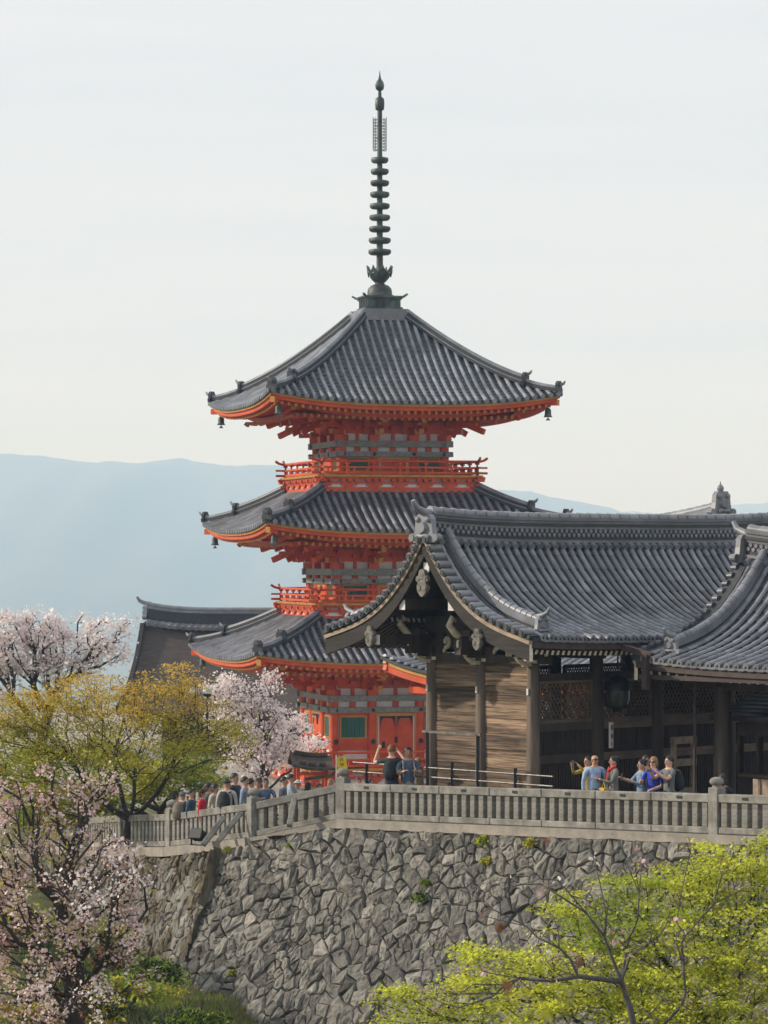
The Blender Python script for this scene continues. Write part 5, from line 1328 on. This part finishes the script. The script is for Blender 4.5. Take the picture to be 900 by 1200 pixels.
for i, (px, py, r, m, lb) in enumerate(((489, 1050, .34, [MIDG, DARKG], 'largest dark green fern on the wall face, mid-height'), (571, 985, .30, [LIME, MIDG], 'bright green fern just under the fence plinth'), (570, 1010, .22, [LIME, OLIVE], 'small yellow-green tuft below the bright fern'), (274, 1138, .20, [MIDG, OLIVE], 'small green tuft low on the left part of the wall'), (336, 992, .18, [MIDG, OLIVE], 'small tuft near the wall top under the sloping fence'), (626, 985, .26, [LIME, OLIVE], 'yellow-green tuft at the wall top beside the lime maple'), (497, 1035, .2, [MIDG], 'little fern just above the largest fern'), (266, 985, .18, [MIDG, LIME], 'tiny green tuft on the wall top by the leaning props'))):
    fern(px, py, 90+i, r, m, lb)

# rough grass on the bank: one mass of blades
rng = np.random.default_rng(77); n = 26000
gx = rng.uniform(-10, -1.2, n); gy = rng.uniform(60, 78, n); gz = np.array([valley(a, b) for a, b in zip(gx, gy)])
gh = rng.uniform(.06, .22, n)*(1+.6*np.sin(gx*2.1)*np.sin(gy*1.7)); ga = rng.uniform(0, 6.28, n); gl = rng.normal(0, .5, (n, 2))
tri = np.stack([np.stack([gx-np.cos(ga)*.012, gy-np.sin(ga)*.012, gz-.02], 1), np.stack([gx+np.cos(ga)*.012, gy+np.sin(ga)*.012, gz-.02], 1), np.stack([gx+gl[:, 0]*gh, gy+gl[:, 1]*gh, gz+gh], 1)], 1)
STRAW = leafmat('straw_grass', (.24, .18, .07), (.16, .12, .05))
tag(np_mesh('grass', tri, 3, [DARKG, MIDG, STRAW], rng.normal(0, .35, n), (np.sin(gx*.9+gy*.6)*1.2+rng.normal(1, .8, n)).clip(0, 2)), kind='stuff')
# ================================================================== people
SKINM = mat('skin', (.50, .30, .21), (.44, .25, .17), rough=.6, scale=5)
SKINP = mat('pale_skin', (.62, .38, .28), (.55, .32, .23), rough=.6, scale=5)
HAIRB = mat('black_hair', (.014, .012, .012), (.008, .007, .007), rough=.55, scale=30)
HAIRR = mat('ginger_hair', (.22, .09, .035), (.14, .055, .02), rough=.6, scale=30)
HAIRF = mat('fair_hair', (.30, .19, .09), (.2, .12, .05), rough=.6, scale=30)
CL = {}
def cloth(n, c):
    if n not in CL: CL[n] = mat(n, c, tuple(x*.7 for x in c), rough=.9, scale=9, bump=.9, bscale=9)
    return CL[n]
JEANS = cloth('blue_jeans', (.06, .09, .16)); DARK = cloth('dark_cloth', (.025, .027, .032)); SHOE = cloth('dark_shoe', (.02, .018, .016)); BEIGE = cloth('beige_trousers', (.33, .27, .19))
DGP = None
def person(label, p, H, rz, top, legs=None, skin=None, hair=None, style='short', sleeve=1.0, pose='stand', armL=None, armR=None, lean=0.0, headturn=0.0, group=None, female=False, glasses=False, seed=0):
    """facing local -y. arms: (elbow, wrist) in metres for H=1.7, measured from the shoulder; None hangs"""
    rnd = random.Random(seed); k = H/1.7; skin = skin or SKINM; legs = legs or JEANS
    t = empty('person', p, rz, label, 'person', group)
    sw = .175 if female else .195; V3 = Vector
    vts = []; rads = []; ed = []
    def v(x, y, z, r, link=None):
        vts.append(V3((x, y, z))); rads.append(r if isinstance(r, tuple) else (r, r)); i = len(vts)-1
        if link is not None: ed.append((link, i))
        return i
    ly = -math.sin(lean)
    pel = v(0, 0, .93, (.155, .115)); wai = v(0, ly*.15, 1.10, (.135, .10), pel); che = v(0, ly*.32, 1.30, (.165, .115), wai); nb = v(0, ly*.45, 1.42, (.085, .075), che)
    nk = v(0, ly*.5, 1.475, .055, nb); ch_ = v(0, ly*.55-.012, 1.545, (.074, .086), nk); cr_ = v(0, ly*.55+.004, 1.632, (.088, .102), ch_); tp_ = v(0, ly*.55+.006, 1.70, (.062, .072), cr_)
    head_c = V3((0, ly*.55, 1.59))
    seg = [(0, 3, 'top'), (3, 6, 'skin')]; hands = []
    segs = [(pel, wai, 'top'), (wai, che, 'top'), (che, nb, 'top'), (nk, ch_, 'skin'), (ch_, cr_, 'skin'), (cr_, tp_, 'skin')]
    for s, arm in ((-1, armL), (1, armR)):
        sh = v(s*sw, ly*.40, 1.385, .062, che if False else nb)
        S_ = V3((s*sw, ly*.40, 1.385))
        if arm is None: eb, wr = V3((s*.055, .02, -.28)), V3((s*.06, -.03, -.52))
        else: eb, wr = V3(arm[0]), V3(arm[1])
        e = v(*(S_+eb), .043, sh); w = v(*(S_+wr), .030, e); d = (wr-eb).normalized(); pm = v(*(S_+wr+d*.05), (.036, .022), w)
        segs += [(nb, sh, 'top'), (sh, e, 'ua'), (e, w, 'fa'), (w, pm, 'skin')]; hands.append((S_+wr+d*.055, d, s))
    for s in (-1, 1):
        if pose == 'sit': hp, kn, an, toe = (s*.09, 0, .88), (s*.10, -.40, .90), (s*.10, -.42, .50), (s*.10, -.55, .46)
        else: hp, kn, an, toe = (s*.085, 0, .84), (s*.10, -.02, .48), (s*.105, .02, .09), (s*.115, -.13, .045)
        a = v(*hp, .088, pel); b = v(*kn, .062, a); c = v(*an, .045, b); d = v(*toe, .036, c)
        segs += [(pel, a, 'leg'), (a, b, 'leg'), (b, c, 'leg'), (c, d, 'shoe')]
    me = bpy.data.meshes.new('skel'); me.from_pydata(vts, ed, []); o = lk(bpy.data.objects.new('skel', me))
    m = o.modifiers.new('skin', 'SKIN'); m.use_smooth_shade = True
    lay = me.skin_vertices[0].data
    for i, r in enumerate(rads): lay[i].radius = r
    lay[0].use_root = True
    o.modifiers.new('sub', 'SUBSURF').levels = 1
    dg = bpy.context.evaluated_depsgraph_get(); dg.update(); ev = o.evaluated_get(dg); bme = bpy.data.meshes.new_from_object(ev)
    mb = MB(); co = [x.co.copy() for x in bme.vertices]; pl = [tuple(f.vertices) for f in bme.polygons]
    bpy.data.objects.remove(o); bpy.data.meshes.remove(me); bpy.data.meshes.remove(bme)
    mi = []
    for f in pl:
        c = sum((co[i] for i in f), V3())/len(f); best = None
        for a, b, kd in segs:
            A, B = vts[a], vts[b]; d = B-A; tt = max(0, min(1, (c-A).dot(d)/d.length_squared)); q = (A+d*tt-c).length-.5*(rads[a][0]*(1-tt)+rads[b][0]*tt)
            if best is None or q < best[0]: best = (q, kd, tt)
        kd, tt = best[1], best[2]
        if kd == 'ua': r = 1 if tt < max(.35, sleeve*2) or sleeve >= .5 else 0
        elif kd == 'fa': r = 1 if sleeve > .5 and tt < (sleeve-.5)*2-.02 else 0
        else: r = {'skin': 0, 'top': 1, 'leg': 2, 'shoe': 3}[kd]
        if kd == 'top' and c.z > 1.455: r = 0
        mi.append(r)
    mb.add(co, pl, mi, 0, True)
    # face and hands join the same body mesh
    rot = Matrix.Rotation(headturn, 3, 'Z'); h0 = head_c
    hd = lambda q: h0+rot @ V3(q)
    mb.tube([hd((0, -.082, .03)), hd((0, -.100, -.012)), hd((0, -.088, -.022))], [.010, .016, .010], 6, 0)
    for s in (-1, 1):
        mb.ball(hd((s*.031, -.080, .020)), (.012, .008, .007), 4, 6); mb.ball(hd((s*.080, 0, .0)), (.012, .02, .03), 0, 6)
        mb.bar(hd((s*.016, -.086, .042)), hd((s*.050, -.076, .042)), .008, .007, 4)
    mb.bar(hd((-.024, -.086, -.047)), hd((.024, -.086, -.047)), .008, .010, 5)
    for c, d, s in hands:
        a = d.cross(V3((0, 0, 1))) if abs(d.z) < .9 else d.cross(V3((0, 1, 0))); a.normalize(); n = a.cross(d)
        for i in range(4):
            b0 = c+a*(-.024+.016*i); L = (.055, .066, .064, .050)[i]
            mb.tube([b0, b0+d*L*.55+n*.006, b0+d*L*.95-n*.016], [.0095, .009, .006], 5, 0)
        b0 = c-d*.02+a*.028*s; mb.tube([b0, b0+a*.022*s+d*.02, b0+a*.026*s+d*.045], [.012, .010, .007], 5, 0)
    body = mb
    body.v = [tuple(V3(q)*k) for q in body.v]
    body.build('body', [skin, top, legs, SHOE, BLACK, cloth('lips', (.35, .12, .10))], t)
    if hair is not None:
        hb = MB(); hb.M = Matrix.Scale(k, 4) @ Matrix.Translation(h0) @ rot.to_4x4()
        vs = []; fs = []; n = 14; mm = 8
        back = {'short': .62, 'bob': .95, 'long': 1.15, 'bun': .66, 'cap': .52, 'hat': .5, 'beanie': .55}[style]
        for i in range(mm+1):
            for j in range(n):
                az = 2*math.pi*j/n; fr = (1-math.cos(az-(-math.pi/2)))/2      # 0 at the face, 1 at the back
                lim = math.pi*(.30+(back-.30)*min(1, fr*1.5)**.7)
                th = lim*i/mm; rr = 1.0+(.14 if style in ('bob', 'long') else .06)*(i/mm)*fr
                zz = .108*math.cos(min(th, math.pi*.75))-(max(0, th-math.pi*.75))*.09
                vs.append(V3((.088*rr*math.sin(min(th, math.pi*.6))*math.cos(az), .102*rr*math.sin(min(th, math.pi*.6))*math.sin(az)+.006, zz+.035)))
        for i in range(mm):
            for j in range(n): fs.append((i*n+j, i*n+(j+1) % n, (i+1)*n+(j+1) % n, (i+1)*n+j))
        hb.add(vs, fs, 0, 0, True)
        if style == 'bun': hb.ball((0, .095, .09), (.05, .05, .045), 0, 10)
        if style in ('cap', 'hat'):
            if style == 'cap': hb.plate([(-.07, 0), (.07, 0), (.075, .06), (.04, .10), (-.04, .10), (-.075, .06)], .012, 0, Matrix.Translation((0, -.09, .065)) @ Matrix.Rotation(R(90), 4, 'X'))
            else: hb.lathe([(.10, .07), (.155, .055), (.16, .065), (.10, .085)], 16, (0, 0, 0), 0)
        hb.build('hat' if style in ('cap', 'hat', 'beanie') else 'hair', [hair], t)
    if glasses:
        gb = MB(); gb.M = Matrix.Scale(k, 4) @ Matrix.Translation(h0) @ rot.to_4x4()
        for s in (-1, 1):
            gb.box((s*.036, -.092, .02), (.054, .008, .034), 0); gb.bar((s*.066, -.09, .026), (s*.086, .0, .02), .006, .008, 0)
        gb.bar((-.01, -.093, .026), (.01, -.093, .026), .006, .006, 0); gb.build('sunglasses', [BLACK], t)
    return t
def place(px, py_top, u=None, Y=None):
    """ground point under a head whose crown shows at (px, py_top), and the standing height"""
    if Y is None: p, _ = px_on_u(px, u); Y = p.y
    q = P(px, py_top, Y); g = terr(q.x, q.y); return Vector((q.x, q.y, g)), q.z-g
def prop(name, cat, label, mb, m, owner, loc, rz=0):
    M = Matrix.Translation(owner.location) @ Matrix.Rotation(owner.rotation_euler.z, 4, 'Z'); q = M @ Vector(loc)
    return tag(mb.build(name, m, None, q, owner.rotation_euler.z+rz, bevel=.008), label, cat)
def backpack(owner, label, m, k=1.0, z=1.2, y=.2):
    mb = MB(); mb.ball((0, .03, 0), (.155, .10, .23), 0, 12); mb.ball((0, .10, -.07), (.12, .06, .13), 0, 10)
    for s in (-1, 1): mb.tube([(s*.10, -.03, .19), (s*.115, -.17, .21), (s*.12, -.30, .10), (s*.12, -.28, -.12)], .020, 5)
    return prop('backpack', 'backpack', label, mb, [m], owner, (0, y*k, z*k))
def phone(owner, label, loc, rot=0):
    mb = MB(); mb.box((0, 0, 0), (.075, .010, .15), 0); mb.box((.02, .007, .05), (.02, .006, .02), 0)
    return prop('phone', 'phone', label, mb, [BLACK], owner, loc, rot)
FW = ((0, -.14, -.22), (0, -.36, -.10))            # forearm raised in front
def hold(s): return ((s*.06, -.13, -.23), (-s*.06, -.34, -.16))
def up(s): return ((s*.06, -.22, -.06), (-s*.05, -.36, .14))
GR1 = 'visitors standing behind the fence by the gate'; GR2 = 'visitors walking down along the sloping fence'
def mk(px, py, label, rz, top, u=None, Y=None, **kw):
    p, H = place(px, py, u, Y); H = min(1.9, max(1.45, H)); return person(label, p, H, rz, top, seed=int(px), **kw), H/1.7
w, k = mk(697, 885, 'bald man in sunglasses and pale blue long-sleeved shirt behind the fence', R(10), cloth('pale_blue_shirt', (.36, .50, .72)), u=-1.75, sleeve=.95, glasses=True, headturn=R(22), skin=SKINM, group=GR1)
w, k = mk(689, 887, 'person in mustard yellow top raising a phone, half hidden behind the bald man', R(-55), cloth('mustard_top', (.46, .33, .07)), u=-1.15, armL=up(-1), armR=up(1), hair=HAIRB, style='short', female=True, group=GR1)
phone(w, 'phone raised by the person in mustard yellow', (.0, -.42*k, 1.56*k))
w, k = mk(719, 887, 'woman with black bun, red scarf and grey cardigan looking left', R(-75), cloth('grey_cardigan', (.22, .215, .20)), u=-1.6, hair=HAIRB, style='bun', female=True, legs=cloth('grey_skirt', (.2, .2, .2)), armL=hold(-1), armR=hold(1), group=GR1)
mb = MB(); mb.tube([(-.07, .02, .03), (-.085, -.06, 0), (0, -.115, -.06), (.085, -.06, 0), (.07, .02, .03)], [.03, .035, .035, .035, .03], 7); mb.bar((0, -.12, -.06), (0, -.15, -.3), .07, .02)
prop('scarf', 'scarf', 'red scarf worn by the woman in the grey cardigan', mb, [cloth('red_scarf', (.55, .04, .04))], w, (0, 0, 1.46*k))
mb = MB(); mb.box((0, 0, 0), (.28, .10, .2), 0); mb.tube([(-.1, 0, .1), (0, 0, .22), (.1, 0, .1)], .012, 5)
prop('handbag', 'bag', 'yellow bag held by the woman in the grey cardigan', mb, [cloth('yellow_bag', (.62, .42, .04))], w, (.05, -.24*k, .93*k))
w, k = mk(752, 891, 'woman in denim shirt holding a phone out to the left, dark hair tied up', R(-70), cloth('denim_shirt', (.22, .31, .43)), u=-1.7, hair=HAIRB, style='bun', female=True, armL=((-.05, -.18, -.18), (.05, -.42, -.08)), armR=((.05, -.16, -.2), (-.05, -.38, -.1)), sleeve=.8, group=GR1)
phone(w, 'dark phone held by the woman in the denim shirt', (0, -.48*k, 1.34*k)); 
mb = MB(); mb.box((0, 0, 0), (.26, .10, .2), 0); mb.tube([(0, .0, .1), (-.05, -.03, .35), (-.16, .05, .52)], .012, 5)
prop('shoulder_bag', 'bag', 'black shoulder bag hanging at the denim shirted woman\'s side', mb, [DARK], w, (.22, 0, .92*k))
mk(757, 886, 'dark-haired head behind the woman in the denim shirt', R(20), DARK, u=-.9, hair=HAIRB, style='bob', female=True, group=GR1)
w, k = mk(766, 888, 'woman in royal blue top and sunglasses with light brown hair', R(-35), cloth('royal_blue_top', (.025, .045, .42)), u=-1.75, hair=HAIRF, style='bob', female=True, sleeve=.4, armL=hold(-1), armR=((.06, -.02, -.27), (-.08, -.22, -.34)), glasses=True, skin=SKINP, group=GR1)
w, k = mk(784, 887, 'man in grey T-shirt with backpack lifting a camera with both hands', R(-60), cloth('grey_tshirt', (.17, .18, .19)), u=-1.7, hair=HAIRB, style='short', sleeve=.25, armL=((-.04, -.22, -.14), (.10, -.42, .04)), armR=((.04, -.22, -.14), (-.10, -.42, .04)), skin=SKINP, legs=DARK, group=GR1)
mb = MB(); mb.box((0, 0, 0), (.13, .05, .085), 0); mb.tube([(0, -.02, 0), (0, -.085, 0)], .032, 10); mb.box((0, 0, .05), (.05, .04, .02), 0)
prop('camera', 'camera', 'small silver camera lifted by the man in the grey T-shirt', mb, [STEEL], w, (0, -.50*k, 1.45*k)); backpack(w, 'black backpack on the man in the grey T-shirt', DARK, k)
q, _ = place(847, 908, u=-1.8); person('dark-clothed person with black hair turned away behind the fence post', Vector((q.x, q.y, P(847, 908, q.y).z-1.62)), 1.62, R(160), DARK, legs=DARK, hair=HAIRB, style='bob', group=GR1, seed=5)
w, k = mk(459, 874, 'ginger-haired man in black T-shirt seen from behind raising a phone', R(168), cloth('black_tshirt', (.035, .037, .042)), u=-1.75, hair=HAIRR, style='short', sleeve=.25, armR=((.20, -.12, -.05), (.14, -.26, .22)), armL=((-.10, -.20, -.06), (.12, -.34, .18)), skin=SKINP, legs=JEANS, group=GR1)
phone(w, 'phone held high by the ginger-haired man', (.26, -.34*k, 1.70*k)); backpack(w, 'black backpack worn by the ginger-haired man', DARK, k)
w, k = mk(478, 877, 'man in dark blue shirt with pale straps beside the ginger-haired man', R(8), cloth('slate_blue_shirt', (.10, .15, .23)), u=-1.5, hair=HAIRB, style='short', sleeve=.35, armL=hold(-1), armR=hold(1), legs=cloth('pale_shorts', (.4, .4, .38)), group=GR1)
mb = MB()
for s in (-1, 1): mb.tube([(s*.11, .10, .12), (s*.12, -.04, .17), (s*.125, -.135, .02), (s*.12, -.14, -.2)], .018, 5)
mb.box((0, .17, -.05), (.3, .14, .42), 0); prop('backpack', 'backpack', 'pale backpack with light straps on the man in dark blue', mb, [cloth('pale_canvas', (.42, .38, .32))], w, (0, 0, 1.28*k))
w, k = mk(490, 895, 'person in beige top partly hidden behind the pipe railing post', R(60), BEIGE, u=-.6, hair=HAIRF, style='hat', legs=BEIGE, group=GR1)
# the crowd along the lower flight
C = [
 (341, 908, 73.6, R(80), 'pale_grey_blue_shirt', (.42, .47, .53), HAIRB, 'short', 'man in pale grey-blue shirt facing right near the stone fence\'s upper flight', dict(armL=hold(-1), armR=hold(1))),
 (333, 911, 74.6, R(70), 'dusty_blue_top', (.20, .25, .30), HAIRB, 'short', 'person in dusty blue just behind the man in pale grey-blue', {}),
 (349, 915, 77.5, R(-20), 'white_top', (.6, .6, .58), cloth('white_cap_cloth', (.6, .58, .55)), 'hat', 'person in white sun hat behind the upper flight', dict(female=True)),
 (361, 917, 79, R(150), 'charcoal_top', (.05, .05, .055), HAIRB, 'bob', 'dark-haired person in charcoal below the small dark roof', dict(female=True)),
 (374, 919, 80, R(30), 'brown_top', (.15, .1, .07), HAIRB, 'short', 'person in brown below the small dark roof', {}),
 (387, 914, 81, R(-30), 'pink_grey_top', (.4, .3, .29), HAIRF, 'short', 'fair-haired person beside the yellow banner', {}),
 (420, 912, 84, R(10), 'cream_top', (.5, .46, .4), HAIRB, 'short', 'person in cream just right of the corner post, far side', {}),
 (434, 913, 85, R(40), 'rust_top', (.33, .11, .06), HAIRB, 'bob', 'person in rust red beyond the fence under the pagoda door', dict(female=True)),
 (311, 913, 74.4, R(10), 'blue_denim_jacket', (.11, .18, .29), HAIRB, 'short', 'person in bright denim jacket just right of the second fence post', dict(armL=hold(-1), armR=hold(1))),
 (302, 913, 74.6, R(35), 'steel_blue_jacket', (.18, .22, .30), HAIRB, 'cap', 'person in black cap and steel blue jacket at the second fence post', {}),
 (294, 913, 76.4, R(120), 'navy_top', (.05, .07, .12), HAIRB, 'short', 'dark-haired person behind the black-capped one', {}),
 (287, 911, 74.2, R(75), 'light_denim_shirt', (.27, .33, .43), HAIRB, 'short', 'man in light denim shirt left of the second fence post', {}),
 (275, 907, 75.6, R(60), 'navy_vest', (.045, .05, .085), HAIRB, 'short', 'tallest man in navy vest in the lower crowd', {}),
 (266, 914, 74.6, R(165), 'ivory_jacket', (.56, .52, .44), HAIRB, 'hat', 'person in ivory jacket and black hat seen from behind', {}),
 (252, 919, 75.2, R(60), 'cream_jacket', (.50, .46, .39), HAIRB, 'bob', 'person in cream jacket with dark shoulder strap', {}),
 (244, 918, 77, R(70), 'grey_jacket', (.2, .2, .2), HAIRB, 'bob', 'person in grey between the red jumper and the cream jacket', dict(female=True)),
 (237, 926, 75.6, R(75), 'bright_red_jumper', (.62, .02, .05), cloth('brown_hair_tint', (.06, .025, .015)), 'bob', 'woman with brown bob in bright red jumper', dict(female=True)),
 (224, 926, 76.2, R(70), 'teal_blue_jacket', (.05, .10, .15), HAIRB, 'short', 'person in teal blue jacket left of the red jumper', {}),
 (214, 931, 76.6, R(150), 'taupe_coat', (.15, .13, .11), cloth('grey_knit_cap', (.14, .14, .15)), 'beanie', 'person in grey knit cap and taupe coat at the crowd\'s left end', {}),
 (206, 928, 78.5, R(100), 'black_coat', (.02, .02, .022), HAIRB, 'bob', 'person in black coat in the shade at the crowd\'s far left', dict(female=True)),
]
for px, py, Y, rz, cn, c, hair, style, lb, kw in C:
    w, k = mk(px, py, lb, rz, cloth(cn, c), Y=Y, hair=hair, style=style, group=GR2, legs=random.choice([JEANS, DARK, BEIGE]), **kw)
    if px == 266: backpack(w, 'black backpack on the ivory jacket in the lower crowd', DARK, k)
    if px == 214: backpack(w, 'grey-brown backpack on the person in the knit cap', cloth('taupe_bag', (.2, .17, .13)), k)
